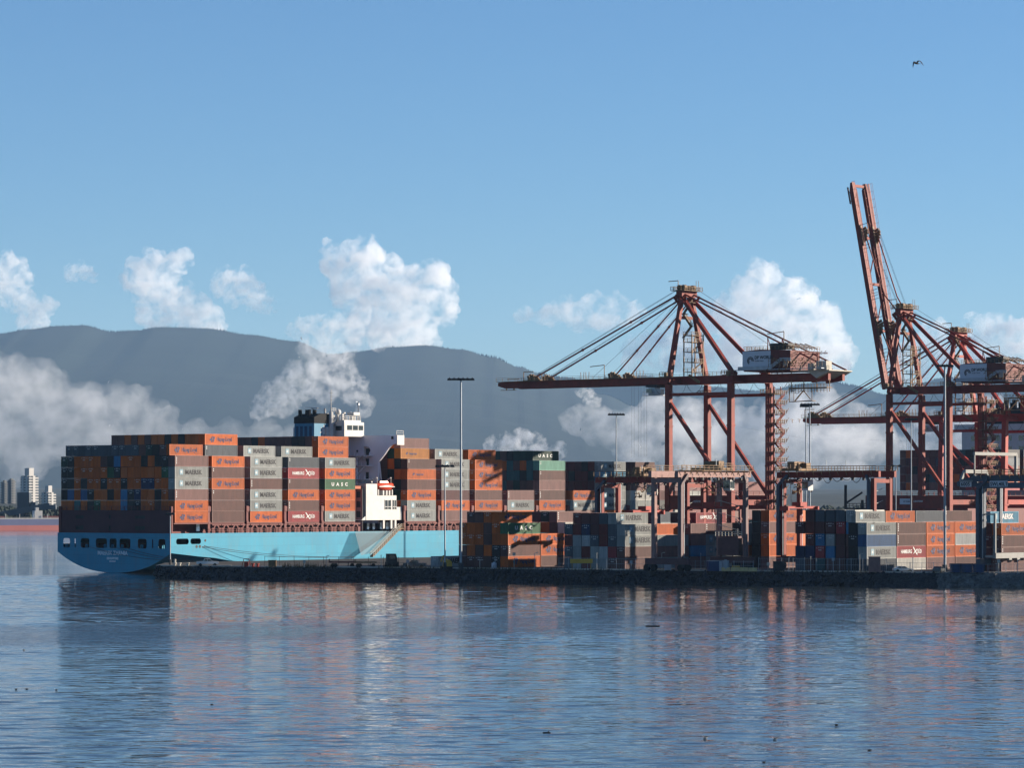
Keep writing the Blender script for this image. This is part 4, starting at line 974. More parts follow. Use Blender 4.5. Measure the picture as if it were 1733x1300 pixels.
        for i in range(34):
            x = x1 + rq.uniform(-3, 11) - 4; y = rq.uniform(-1.0, 1.2); z = zg + rq.uniform(3.2, 6.6); q = Vector((rq.uniform(-2,2), 0, rq.uniform(-1.4,1.4))); cl.beam(V(x, y, z), V(x, y, z) + q, .16)
        for z in (3.9, 5.2): cl.rail(V(x1 + 6, -1.2, zg + z), V(x1 - 13, -1.2, zg + z), 1.1, 1.3, .05)
        cl.build('service_gallery', M['rustgold'], root)
        xt = -g - back
        tl = MB(); tl.beam(V(xt + 12, w/2, zg + 2.9), V(xt - 1.5, w/2, zg + 2.9), w*.62, .35); tl.box(xt - 1, xt + 2.5, Y(6), Y(3), zg + 3.0, zg + 5.6); tl.box(xt + 4.0, xt + 5.5, Y(5), Y(3), zg + 3.0, zg + 5.0)
        tl.prism([V(xt + 6, 3.8, zg + 2.7), V(xt - 1.6, 3.8, zg + 2.7), V(xt + 3, 3.8, zg + .6)], V(0, 12, 0)); tl.rail(V(xt+12, 3.8, zg+3.1), V(xt-1.5, 3.8, zg+3.1), 1.1, 1.2, .06)
        tl.build('tail_platform', M['pale'], root)
        jb = MB(); jb.beam(V(xt + 3, 4.5, zg + 3), V(xt + 3, 4.5, zg + 8), .35); 
        for z in (7.8, 8.7): jb.beam(V(xt + 12, 4.5, zg + z), V(xt - .5, 4.5, zg + z - (0 if z < 8 else .7)), .16)
        for i in range(9): jb.beam(V(xt + 12 - i*1.4, 4.5, zg + 7.8), V(xt + 11.3 - i*1.4, 4.5, zg + 8.6), .1)
        jb.build('service_jib', m, root)
        ug = MB(); xt -= 5
        for z in (-1.6, -3.0, -4.4): ug.rail(V(xt + 17, 2.8, zg + z - .6), V(xt + 3.5, 2.8, zg + z - .6), 1.1, 1.1, .06) if z > -4 else None
        ug.beam(V(xt + 17, 4, zg - 2.2), V(xt + 3.5, 4, zg - 2.2), 3, .25)
        for x in (17, 12.6, 8, 3.5): ug.beam(V(xt + x, 4, zg + .2), V(xt + x, 4, zg - 3.4), .18)
        ug.beam(V(xt + 17, 4, zg - 6.2), V(xt + 9, 4, zg - 6.0), 2, .2); ug.beam(V(xt + 17, 3, zg - 2), V(xt + 17, 3, zg - 6.4), .2); ug.beam(V(xt + 15.4, 3, zg - 2), V(xt + 15.4, 3, zg - 6.4), .15)
        for q in range(7): ug.beam(V(xt + 17, 3, zg - 2.6 - q*.6), V(xt + 15.4, 3, zg - 2.6 - q*.6), .08)
        ug.beam(V(xt + 9, 3, zg - 2), V(xt + 9, 3, zg - 6), .15); ug.beam(V(xt + 12, 3, zg - 3), V(xt + 15, 3, zg - 6), .3); ug.beam(V(xt + 12, 3, zg - 3), V(xt + 9.5, 3, zg - 5.6), .2)
        ug.build('under_gallery', M['rustgold'], root)
    # trolley with the driver's cab, and its festoon of cables
    if boom_up is None:
        tx = 11.0
        tr_ = MB(); tr_.beam(V(tx, gy[0] - .4, zg - .35), V(tx, gy[1] + .4, zg - .35), 4.2, .7); tr_.build('trolley', M['dark'], root)
        cabm = MB(); cabm.beam(V(tx - .5, w/2 - 4.5, zg - 2.0), V(tx - .5, w/2 - 1.8, zg - 2.0), 2.6, 2.3); cabm.beam(V(tx - 4.5, w/2 - 4.4, zg - 2.2), V(tx - 2.2, w/2 - 4.4, zg - 2.2), 1.6, 1.7); cabm.beam(V(tx+2.2, w/2-4.6, zg-3.3), V(tx-5.4, w/2-4.6, zg-3.3), 2, .15); cabm.rail(V(tx+2.2, w/2-5.4, zg-3.3), V(tx-5.4, w/2-5.4, zg-3.3), 1.1, 1, .05); cabm.build('driver_cab', M['white'], root)
        gl = MB(); gl.beam(V(tx + .82, w/2 - 4.3, zg - 1.9), V(tx + .82, w/2 - 2.0, zg - 1.9), .04, 1.3); cab_ = LAST; gl.build('cab_window', M['glass'], cab_); gl = MB(); gl.beam(V(tx + .6, w/2 - 5.88, zg - 1.9), V(tx - 1.5, w/2 - 5.88, zg - 1.9), .04, 1.2); gl.build('cab_window', M['glass'], cab_)
        hr = MB()
        for q in (-2.2, -.9, .6, 1.9, 4.0, 5.2): hr.tube(V(tx + 5 + q, w/2 - 2 + .3*q, zg), V(tx + 5 + q, w/2 - 2 + .3*q, zg - 22), .035, 4)
        hr.build('spreader_rope', M['rope'], root)
    fe = MB(); x = 9.0 if boom_up is None else -2.0; k = 0
    while x > -g - back + 8:
        n = 8; L_ = 6.2; dp = 3.0 + .8*math.sin(k*1.7)
        pts = [V(x - L_*i/n, w/2 - 5.6, zg - .1 - dp*4*(i/n)*(1-i/n)) for i in range(n+1)]
        fe.path(pts, .06, 4); x -= L_; k += 1
    fe.build('cable_loop', M['rope'], root)
    # stairs: zigzag in the mast and a tower behind the landside far leg
    zs = MB(); z = zg + 14; i = 0; xs0, ys0 = -1.6, (5.2)
    while z < apex - 5:
        ya, yb = (ys0, ys0 + 4.2) if i % 2 == 0 else (ys0 + 4.2, ys0)
        zs.beam(V(xs0, ya, z), V(xs0, yb, z + 3.6), .8, .25); zs.rail(V(xs0 - .4, ya, z), V(xs0 - .4, yb, z + 3.6), 1.0, 1.2, .06); zs.beam(V(xs0 - .6, yb - .9, z + 3.6), V(xs0 - .6, yb + .9, z + 3.6), 1.4, .15); z += 3.6; i += 1
    for q in ((-2.6, 4.2), (-2.6, 10), (-5.6, 4.2), (-5.6, 10)):
        zs.beam(V(q[0], q[1], gt), V(q[0], q[1], zg + 15), .28)
    for zz in (3.5, 6.5, 9.6, 12.6, 14.6):
        zs.beam(V(-4.1, 4, zg + zz), V(-4.1, 10.2, zg + zz), 3.2, .2); zs.rail(V(-5.7, 4, zg + zz), V(-5.7, 10.2, zg + zz), 1.1, 1.1, .06); zs.rail(V(-2.5, 4, zg + zz), V(-5.7, 4, zg + zz), 1.1, 1.1, .06)
    for zz in (3.6, 9.7): zs.beam(V(-5.4, 4.4, zg + zz), V(-5.4, 9.6, zg + zz + 2.9), .5, .2); 
    zs.build('mast_stair', M['rustgold'], root)
    tw_ = MB(); tx0, ty0 = -g - 1.4, w - 3.2
    for (qx, qy) in ((0, 0), (0, 3.6), (-2.6, 0), (-2.6, 3.6)): tw_.beam(V(tx0 + qx, ty0 + qy, 3), V(tx0 + qx, ty0 + qy, zg - 1), .28)
    z = 4.0; i = 0
    while z < zg - 4:
        ya, yb = (ty0 + .3, ty0 + 4.6) if i % 2 == 0 else (ty0 + 4.6, ty0 + .3)
        tw_.beam(V(tx0 - 2.9, ya, z), V(tx0 - 2.9, yb, z + 2.9), .7, .2); tw_.rail(V(tx0 - 3.3, ya, z), V(tx0 - 3.3, yb, z + 2.9), 1.0, 1.4, .06); tw_.beam(V(tx0 - 1.3, ty0 + 1.8, z), V(tx0 - 1.3, ty0 + 5.2, z), 3.0, .16); tw_.rail(V(tx0 - 2.9, ty0 + 5.4, z), V(tx0 + .2, ty0 + 5.4, z), 1.1, 1.2, .06); z += 2.9; i += 1
    tw_.build('stair_tower', m, root)
    tg = MB(); z = 4.4
    while z < zg - 3:
        tg.beam(V(tx0 - 1.4, ty0 - .4, z), V(tx0 - 1.4, ty0 + 5.4, z), 3.2, .14); tg.rail(V(tx0 - 3.2, ty0 - .4, z), V(tx0 - 3.2, ty0 + 5.8, z), 1.1, .9, .08); tg.beam(V(tx0-3.4, ty0+5.4, z+.2), V(tx0-3.4, ty0+6.6, z+1.6), .12); z += 2.9
    tg.build('stair_landing', M['rustgold'], root)
    for q in ((0, 0), (-g, 0), (0, w), (-g, w)):
        mp = MB(); mp.beam(V(q[0] - 2.2, q[1] - 1.2, gt - .2), V(q[0] + 2.2, q[1] - 1.2, gt - .2), 1.2, .16); mp.rail(V(q[0] - 2.2, q[1] - 1.8, gt), V(q[0] + 2.2, q[1] - 1.8, gt), 1.1, 1.0, .07); mp.beam(V(q[0]-.5, q[1]-1.4, gt+.2), V(q[0]+.5, q[1]-1.4, gt+.2), 1, 1.5); mp.build('landing', M['rustgold'], root)
    mp = MB()
    mp.rail(V(-3, gy[0] - .7, gt), V(-g + 3, gy[0] - .7, gt), 1.1, 1.5, .05); mp.build('girder_walkway', M['rustgold'], root); mp = MB(); mp.beam(V(-3.6, gy[0]-1.0, gt+.3), V(-7.8, gy[0]-1.0, gt-2.0), .1, .9); mp.build('girder_stair', M['rustgold'], root); mp = MB()
    mp.beam(V(-g+1, w-.5, zg-3.0), V(-g-3, w-.5, zg-3.0), 5.5, .2); mp.rail(V(-g+1, w-3.2, zg-3), V(-g-3, w-3.2, zg-3), 1.2, 1, .08); mp.build('leg_platform', M['rustgold'], root); mp = MB(); mp.rail(V(2.5, w-1.6, zg-3), V(-2.5, w-1.6, zg-3), 1.2, 1, .08)
    mp.build('leg_platform', M['rustgold'], root)
    ps = MB(); ps.beam(V(-4.6, -.85, 15.4), V(-8.6, -.85, 15.4), .12, 1.9); ps.build('portal_sign', M['sign'], root); so = LAST
    me = with_mat(text_mesh('DP WORLD', .62, .015, .9), M['ink']); o = link('lettering', me, so, V(-6.0, -.93, 15.2)); o.rotation_euler = (0,0,R(180))
    me = with_mat(text_mesh('CENTERM', .8, .02, 1.0), M['inkwhite']); o = link('lettering', me, so, V(-9.8, -.79, 15.2)); o.rotation_euler = (0,0,R(180))
    return root
sts_crane(205.8, -7, 'rust-red ship-to-shore crane with its boom lowered out over the ship', M['red'])
sts_crane(329.0, -7, 'rust-red ship-to-shore crane with its boom raised steeply to the sky', M['red'], boom_up=79.0, boomL=71)
sts_crane(362.0, -7, 'brighter red lower ship-to-shore crane, its boom reaching left behind the raised-boom crane', M['red2'], zg=42.6, apex=73, boomL=57, wid=23, gauge=24.5, back=22, house=False, lean=1.2)
cr3 = [o for o in S.objects if o.name == 'gantry_crane.002'][0]
h3 = MB(); h3.box(-46, -28, -18, -4, 45.5, 51); h3.build('machinery_house', M['red2'], cr3)

# ---------------------------------------------------------------- the second ship, farther along the berth
s2 = empty('container_ship', W(390, 0), TH, 'dark red second container ship half hidden behind the right-hand cranes', 'ship')
h2 = MB(); n = 12
h2.prism([(0, .0, 5), (0, 0, 20.5), (0, 42, 20.5), (0, 42, 5), (0, 34, 1.2), (0, 21, -1), (0, 8, 1.2)], (260, 0, 0)); h2.build('hull', mat('dark_red_hull_paint', (.13,.018,.016), .5, .15, .2), s2)
t2 = MB(); t2.box(60, 74, 3, 39, 20.5, 46.5); t2.box(59.6, 60, 0, 42, 44.4, 46.6); t2.build('accommodation_tower', M['white'], s2)
t2 = MB()
for z in range(5):
    for p in (8, 13, 18, 23, 28, 33): t2.box(59.92, 60, p, p + 2.0, 24.5 + z*4, 26.4 + z*4)
t2.build('tower_window', M['glass'], LAST)
t2 = MB(); t2.box(62, 70, 14, 30, 46.5, 52.5)
for p in (15, 18.5, 22, 25.5, 28): t2.tube((63, p, 52.5), (63, p, 55.5), .9, 8); t2.tube((67, p, 52.5), (67, p, 54.5), .7, 8)
t2.build('funnel', M['black'], s2)
r2 = random.Random(9)
for r in range(17):
    for t in range(5):
        if t == 4 and r in (2, 3): continue
        col = r2.choice(['brown','dark red','black','maroon','slate','brown','pinkish brown','red','teal','orange','navy','black','maroon','dark red'])
        mass(W(413, .02 + PITCH*r, 22.3 + 2.9*t), col)
for r in range(2):
    for t in range(5):
        mass(W(428, .02 + PITCH*r, 22.3 + 2.9*t), r2.choice(['brown','maroon','slate']))
# ---------------------------------------------------------------- container yard
# each block: near corner at a photo column and distance; rows count inboard (to port), bays run along the berth
YP = 2.57
def ypos(px, d, b, r, t, H, pitch=YP):
    q = G(px, d) + U*(12.62*b) + PORT*(pitch*r); q.z = QZ + .02 + t*H; return q
def yard_rows(px, d, b, rows, H, where, grp, pitch=YP, size='40', start=0):
    """rows: list from the top tier down, each (text of colours from the near row inward, marking of the near one, first row index)"""
    n = len(rows)
    for i, (txt, deco, r0) in enumerate(rows):
        t = n - 1 - i; m_ = len(txt)
        for j, ch in enumerate(txt):
            if ch == ' ': continue
            col = K[ch]; tier = 'top' if i == 0 else ('bottom' if i == n-1 else ORD[t+1] + '-tier')
            dq = deco if j == 0 else ''
            lab = (f"{tier} {col} {LOGO_WORDS[dq]}container, lit side, {where}" if j == 0 else f"{tier} {col} end, {ORD[j]} from the lit sides, {where}")
            container(ypos(px, d, b, r0 + j, t, H, pitch), col, dq, size=size, H=H-.025, label=lab, group=grp, door=(rc.random() < .4))
K['S'] = 'silver'
GY = 'containers stacked in the yard'
# block behind the tall mast
yard_rows(860, 796, 0, [('oobb ', 'H', 1), ('gobooo', 'U', 0), ('oobooo', 'H', 0), ('bkobo b'.replace(' ', ''), 'c', 0), ('okbbbb', 'H', 0)], 2.64, 'behind tall mast', GY)
yard_rows(860, 796, 1, [('oobk', 'H', 0), ('okkb', 'H', 0), ('bkkb', '', 0)], 2.64, 'second bay right of tall mast', GY)
# third bay: taller again, set back
yard_rows(860, 796, 2, [('pkms', 'c', 2), ('wboo', '', 1), ('pkbk', '', 1), ('ykkb', '', 1), ('bkkb', '', 1)], 2.64, 'stack left of grey-and-white block', GY)
# block left of the pink gantry
yard_rows(1058, 775, 0, [('ysmmd', 'M', 1), ('ysdmnds', 'M', 0), ('yudsSSd'.replace('u','s'), 'M', 0), ('brSydys', '', 0), ('bbyydys', '', 0)], 2.6, 'block left of pink gantry', GY)
yard_rows(1058, 775, 1, [('om', '', 1), ('yk', '', 0), ('pm', '', 0), ('yb', '', 0)], 2.6, 'behind the pink gantry leg', GY)
yard_rows(1118, 835, 0, [('smk', '', 0), ('ynn', '', 0), ('bnk', 'c', 0), ('ssk', '', 0), ('msk', '', 0)], 2.6, 'between the pink gantry legs, left', GY)
# under the pink gantry
yard_rows(1178, 800, 0, [('rdm', 'S', 0)] , 2.6, 'red one under pink gantry', GY)
for o in [q for q in S.objects if q.get('label', '').endswith('red one under pink gantry')]:
    o.location.z += 2.6*4
    o['label'] = o['label'].replace('red one under pink gantry', 'in top row under pink gantry').replace('bottom ', '').replace('top ', '', 0)
yard_rows(1194, 802, 0, [('bk', 'c', 0), ('yk', 'M', 0), ('Sk', 'M', 0), ('Sb', '', 0)], 2.6, 'under pink gantry at right', GY)
yard_rows(1169, 795, 0, [('pm', '', 0), ('pk', '', 0), ('lk', '', 0), ('pk', '', 0)], 2.6, 'short stack under pink gantry', GY, size='20')
yard_rows(1222, 812, 0, [('yk', 'M', 0), ('wk', '', 0), ('yk', '', 0)], 2.7, 'behind pink gantry engine house', GY)
yard_rows(1268, 800, 0, [('yk', 'M', 0), ('yk', 'M', 0), ('ok', '', 0), ('bk', '', 0)], 2.65, 'between pink and red gantries', GY)
# inside the right red gantry
yard_rows(1302, 790, 0, [('ok', 'H', 0), ('pk', '', 0), ('ok', 'H', 0), ('ok', '', 0), ('pk', '', 0)], 2.72, 'inside red gantry at left', GY)
yard_rows(1352, 800, 0, [('ok', 'H', 0), ('bk', '', 0), ('ok', 'H', 0), ('ok', '', 0), ('mk', '', 0)], 2.72, 'inside red gantry, second bay', GY)
yard_rows(1447, 760, 0, [('wssss'.replace('wssss','wssss')[0:1] + 'sssm', '', 0), ('lrmmdm'.replace('lr','lr'), '', 0), ('bmylm', '', 0), ('mmlrnn', '', 0), ('sbbtbs', '', 0)], 2.76, 'dark block in red gantry', GY, pitch=2.76)
# the long lit row at the right
for b, rows in enumerate([[('yk', 'M', 0), ('uk', '', 0), ('yk', 'M', 0), ('sk', '', 0)], [('bm', 'c', 0), ('bm', 'c', 0), ('rm', 'S', 0), ('wm', '', 0)], [('od', 'H', 0), ('od', 'H', 0), ('od', 'H', 0), ('pm', '', 0)], [('od', 'H', 0), ('Sm', '', 0), ('od', 'H', 0), ('bm', '', 0)]]):
    yard_rows(1467, 757, b, rows, 2.72, f"{ORD[b+1]} stack of lit right-hand row", GY)
for b, (ch, deco) in enumerate([('y', 'M'), ('o', 'H'), ('s', ''), ('b', 'd')]):
    q = ypos(1467, 757, b, 1.15, 4, 2.72); container(q, K[ch], deco, H=2.591, label=f"{K[ch]} {LOGO_WORDS[deco]}container topping the {ORD[b+1]} stack of lit right-hand row", group=GY)
for b, rows in enumerate([[('od', 'H', 0), ('bd', 'c', 0), ('bd', 'c', 0), ('pd', '', 0)], [('od', 'H', 0), ('od', 'H', 0), ('bd', '', 0), ('bd', '', 0)]]):
    yard_rows(1695, 752, b, rows, 2.70, 'below blue-grey gantry' if b == 0 else 'at right picture edge', GY)
container(ypos(1695, 752, 0, 1.1, 4, 2.70), 'pale blue', 'Mw', H=2.591, label='pale blue white-lettered container on top, below the blue-grey gantry', group=GY)
# a lone one on the quay by the ship
container(G(742, 800) , 'silver', 'M', size='40', H=2.591, label='pale grey black-lettered container alone on the quay in front of the blue hull', group=GY)

# ---------------------------------------------------------------- rubber-tyred yard gantries
def rtg(corner, rz, label, paint, span, width, H, leg=.98, cab_at=.5, spreader=True, sill_paint=None, colB=None, engine=True, house_x=None, festoon=True):
    """local x runs across the span, y across the portal width; origin at the near-left wheel on the ground"""
    root = empty('yard_gantry', corner, rz, label, 'gantry crane', 'rubber-tyred gantries in the yard'); m = paint
    for x in (0, span):
        for y in (0, width):
            l_ = MB(); l_.beam((x, y, 2.6), (x, y, H - 1.6), leg, leg*.95); l_.beam((x, y - .0, H*.52), (x, y, H*.52 + .5), leg*1.15, leg*1.1); l_.build('leg', m, root)
        si = MB(); si.beam((x, -2.2, 2.2), (x, width + 2.2, 2.2), 1.15, 1.4); si.build('sill_beam', sill_paint or m, root)
        tb_ = MB(); tb_.beam((x, -.2, H - 2.2), (x, width + .2, H - 2.2), .8, 1.0); tb_.build('portal_beam', m, root)
        for y in (-1.0, width + 1.0):
            wh = MB()
            for q in (-.9, .9):
                wh.tube((x - .42, y + q, .8), (x + .42, y + q, .8), .8, 12)
            wh.build('wheel', M['black'], root)
            wg = MB(); wg.box(x - .5, x + .5, y - .4, y + .4, .8, 2.4); wg.build('wheel_yoke', M['dark'], root)
    for y in (0, width):
        g_ = MB(); g_.beam((-1.6, y, H - .8), (span + 1.6, y, H - .7), .9, 1.4); g_.build('girder', m, root)
        wy = MB(); o_ = -.9 if y == 0 else .9
        wy.beam((-1.4, y + o_, H + .1), (span + 1.4, y + o_, H + .1), .8, .1); wy.rail((-1.4, y + o_*1.4, H + .1), (span + 1.4, y + o_*1.4, H + .1), 1.1, 1.7, .05)
        for i in range(12): wy.beam((span*i/11, y + o_, H-.9), (span*i/11, y+o_*1.5, H + .1), .12)
        wy.build('walkway', M['rustgold'], root)
    fe_ = MB(); x = 1.0; q = 0
    while festoon and x < span - 3:
        L_ = 2.6; dp = 1.0 + .35*math.sin(q*1.9); pts = [(x + L_*i/6, -.65, H - 1.4 - dp*4*(i/6)*(1-i/6)) for i in range(7)]; fe_.path([Vector(v) for v in pts], .07, 4); x += L_; q += 1
    for i in range(int(span/3) if festoon else 0): fe_.beam((1.5 + i*3, -.6, H - 1.5), (1.5 + i*3, -.6, H - 2.1), .5, .5)
    if festoon: fe_.build('cable_loop', M['dark'], root)
    for y in (-.75, width + .75):
        ld = MB(); ld.rail((span - .5, y, 4), (span - .5, y, H - 1.5), .45, .5, .045); ld.beam((.3, y, 3), (.3, y, H - 2), .12); ld.beam((span*.5, y, H + 1.2), (span*.5, y, H + 2.6), .1); ld.build('ladder', M['steel'], root)
    tx = span*cab_at
    t_ = MB(); t_.box(tx - 2.4, tx + 2.4, -.5, width + .5, H + .15, H + .75); t_.box(tx - 1.6, tx + .4, .6, 3.0, H + .75, H + 2.3); t_.box(tx + .7, tx + 2, 3.2, 5, H + .75, H + 2.0); t_.tube((tx, width*.3, H + 1.6), (tx, width*.75, H + 1.6), .7, 10); t_.rail((tx-2.4,-.5,H+.75),(tx+2.4,-.5,H+.75),1.0,1,.05); t_.build('trolley', M['rustgold'], root)
    hd = MB(); rq = random.Random(int(corner[0]))
    for i in range(26):
        q = Vector((tx + rq.uniform(-2.2, 2.2), width*.2 + rq.uniform(0, width*.6), H - rq.uniform(1.2, 5.2))); hd.beam(q, q + Vector((rq.uniform(-1.2,1.2), rq.uniform(-.8,.8), rq.uniform(-.8,.8))), .22)
    for q in (-1.6, 1.6):
        for y in (.25, .75): hd.tube((tx + q, width*y, H), (tx + q*.7, width*y, H - (8.2 if spreader else 5.5)), .05, 4)
    hd.build('headblock', M['rustgold'], root)
    cb_ = MB(); cb_.box(tx + 2.6, tx + 4.4, .4, 2.4, H - 4.4, H - 1.9); cb_.build('driver_cab', M['white'], root)
    gl = MB(); gl.box(tx + 2.7, tx + 4.3, .36, .40, H - 3.9, H - 2.4); cabo = LAST; gl.build('cab_window', M['glass'], cabo); gl = MB(); gl.box(tx+2.56,tx+2.6,.6,2.2,H-3.9,H-2.4); gl.build('cab_window', M['glass'], cabo)
    if spreader:
        s_ = MB(); zz = H - 8.6; s_.box(tx - .5, tx + .5, -2.6, width + 2.6, zz, zz + .55); s_.box(tx - 1.2, tx + 1.2, -3.1, -2.6, zz - .5, zz + .5); s_.box(tx - 1.2, tx + 1.2, width + 2.6, width + 3.1, zz - .5, zz + .5); s_.box(tx-1.2, tx+1.2, width*.3, width*.7, zz+.55, zz+1.5); s_.build('spreader', M['red2'], root)
    if engine:
        hx = span if house_x is None else house_x
        e_ = MB(); e_.box(hx - 1.5, hx + .9, width*.12, width*.9, 3.2, 7.2); e_.box(hx - 1.2, hx + .6, width*.2, width*.8, 7.2, 7.7); e_.build('engine_house', sill_paint or M['maroon'], root)
        v_ = MB(); v_.rail((hx - 1.5, 0, 7.7), (hx - 1.5, width, 7.7), 1.0, .9, .06); v_.tube((hx, width*.3, 7.4), (hx, width*.3, 9.4), .16, 6)
        for i in range(8): v_.beam((hx - 1.3, width*.1, 7.6 + i*1.4), (hx - 1.3, width*(.9 if i % 2 else .25), 8.9 + i*1.4), .1)
        v_.build('access_stair', M['pale'], root)
    cl = colB or M['bluegrey']
    ct = MB(); ct.beam((-.9, -.7, 3), (-.9, -.7, H - 3.2), .75, .8); ct.beam((-.9, -.7, H - 3.2), (1.6, -.7, H - .9), .7, .6); ct.build('cable_column', cl, root); ct = MB(); ct.beam((span - .9, -.7, 3), (span - .9, -.7, H - 2.4), .65, .7); ct.beam((span-.9, -.7, H-2.4), (span-1.6,-.7,H-.9), .6,.5); ct.build('cable_column', cl, root)
    return root
# two red ones straddle the rows; local x points from the far legs to the near legs (towards the right), so rotate by the starboard direction
RS = math.atan2(-PORT.y, -PORT.x)
def rtg_at(px, d, rz, **k):
    return rtg(tuple(G(px, d)), rz, **k)
rtg_at(1018, 814, RS, label='red yard gantry with blue-grey columns, left of the pink one', paint=M['red'], span=25.5, width=6.6, H=21.6, cab_at=.42, colB=M['bluegrey'], sill_paint=M['red'])
rtg_at(1326, 782, RS, label='red yard gantry straddling the dark block, with blue-grey columns', paint=M['red'], span=24.8, width=6.6, H=22.6, cab_at=.09, colB=M['bluegrey'], sill_paint=M['maroon'])
# the pink one spans along the berth; its near girder faces the sun
rtg_at(1152, 754, TH, label='faded pink yard gantry with lit top beam, in the middle of the yard', paint=M['pink'], span=25.2, width=7.4, H=22.6, cab_at=.68, colB=mat('mauve_paint', (.15,.10,.10), .6, .15, .5), sill_paint=mat('shaded_pink_paint', (.11,.05,.05), .6, .2, .5))  # sills and engine house: the pink darkened, their shade put into the colour
# blue-grey one at the right edge
bg_ = rtg_at(1664, 752, RS, label='newer blue-grey yard gantry at the right edge with white plates on its beam', paint=M['bluegrey'], span=27.0, width=7.0, H=21.6, cab_at=.75, spreader=False, engine=False, festoon=False, colB=M['bluegrey'])
bb = MB(); bb.beam((-6.5, -.05, 19.6), (-1.6, -.05, 20.2), .9, 1.0, h2=2.7); bb.box(-1.6, 28, -.52, .4, 18.6, 19.9); bb.build('deep_girder', M['bluegrey'], bg_)
for x, w_, txt in ((-5.6, 2.9, '6005'), (2.0, 4.6, 'SWL40LT'), (15.8, 3.0, '6005')):
    pl_ = MB(); pl_.box(x, x + w_, -.60, -.54, 18.95, 20.25); pl_.build('number_plate', M['sign'], bg_)
    link('lettering', with_mat(text_mesh(txt, 1.2, .03, 1.0 if len(txt) < 5 else .92), M['ink']), LAST, (x + .15, -.62, 19.15))
wf = MB(); wf.beam((-2.4, 0, 26.4), (-2.4, 18.5, 26.4), .55, .7); wf.beam((-2.4, 18.3, 26.4), (-2.4, 18.3, 20), .6, .6); wf.beam((-2.4, .2, 26.4), (-2.4, .2, 20), .3)
wf.beam((-4.0, -1.5, 22.4), (-4.0, 8.0, 22.4), .5, .8); wf.beam((-4.0, -3.0, 20.2), (-4.0, -1.4, 22.5), .5, .6); wf.beam((-4.0, 9.4, 20.2), (-4.0, 7.8, 22.5), .5, .6); wf.beam((-4.2, -3, 20.2), (-1, -3, 20.2), .4); wf.beam((-4.2, 9.4, 20.2), (-1, 9.4, 20.2), .4); wf.build('service_frame', M['offwhite'], bg_)
wb = MB(); wb.beam((4.2, -2.2, 3.6), (4.2, 14, 3.6), .8, 1.2); wb.beam((4.2, -2.0, 3.6), (4.2, -2.0, 13), .4, .5); wb.beam((4.2, -2.0, 12.8), (.5, 0, 12.8), .3); wb.beam((4.2,-1.5,3.4),(.5,0,3.4),.5)
for y in (3.5, 7, 10): wb.box(3.8, 4.6, y, y+1.2, 2.6, 3.0)
wb.build('lower_frame', M['offwhite'], bg_)
lb = MB(); lb.rail((-1.2, -.6, 4), (-1.2, -.6, 15), .5, .9, .05); lb.build('ladder', M['white'], bg_)
tag(MASS.build('container_stack', MASS_MATS), 'smaller and partly hidden containers farther along both ships', 'container', None, 'stuff')
# ---------------------------------------------------------------- light masts
def light_mast(px, d, ytop, label, r=.42, heads=6, wide=2.6, single=True):
    b = G(px, d); h = CAMH + (HY - ytop)*d/FPX - QZ; root = empty('light_mast', b, 0, label, 'light mast', 'floodlight masts of the terminal')
    m_ = MB(); m_.tube((0,0,0), (0,0,h), r, 10, r2=r*.62); m_.build('pole', M['steel'], root)
    f_ = MB(); f_.tube((0,0,0), (0,0,1.6), r*1.9, 8); f_.build('base', M['concrete'], root)
    c_ = MB(); c_.beam((-wide, 0, h - .2), (wide, 0, h - .2), .2, .16); c_.beam((0, -wide*.5, h - .2), (0, wide*.5, h - .2), .2, .16); c_.build('crossarm', M['dark'], root)
    for i in range(heads):
        x = -wide + 2*wide*i/(heads - 1); l_ = MB(); s = 1 if x > 0 else -1
        l_.prism([(x - .42, -.3, h - .05), (x + .42, -.3, h - .05), (x + .55, -.3, h - .55), (x - .55, -.3, h - .55)], (0, .6, 0)); l_.tube((x, 0, h-.1), (x, 0, h + .15), .12, 6); l_.build('floodlight', M['dark'], root)
    return root
light_mast(780, 772, 640, 'tallest-looking floodlight mast, in front of the blue hull and the stacks', .30)
light_mast(753, 776, 787, 'short double-headed lamp mast just left of the tall floodlight mast', .20, 4, 1.7)
light_mast(1043, 950, 700, 'thin floodlight mast behind the ship, under the lowered boom', .24, 6, 1.9)
light_mast(1364, 930, 686, 'left one of the twin floodlight masts between the two big cranes', .22, 4, 1.2)
light_mast(1370.5, 925, 683, 'right one of the twin floodlight masts between the two big cranes', .25, 6, 2.2)
light_mast(1599, 748, 617, 'floodlight mast at right, in front of the raised-boom crane and lit stacks', .32, 4, 1.4)
light_mast(1516, 852, 787, 'short thin lamp mast in front of the second ship, left one', .18, 2, .9)
light_mast(1542, 872, 708, 'thin floodlight mast in front of the second ship, right one', .2, 4, 1.2)
light_mast(288, 815, 868, 'slim lamp mast at the left tip of the quay, before the stern', .16, 2, .6)

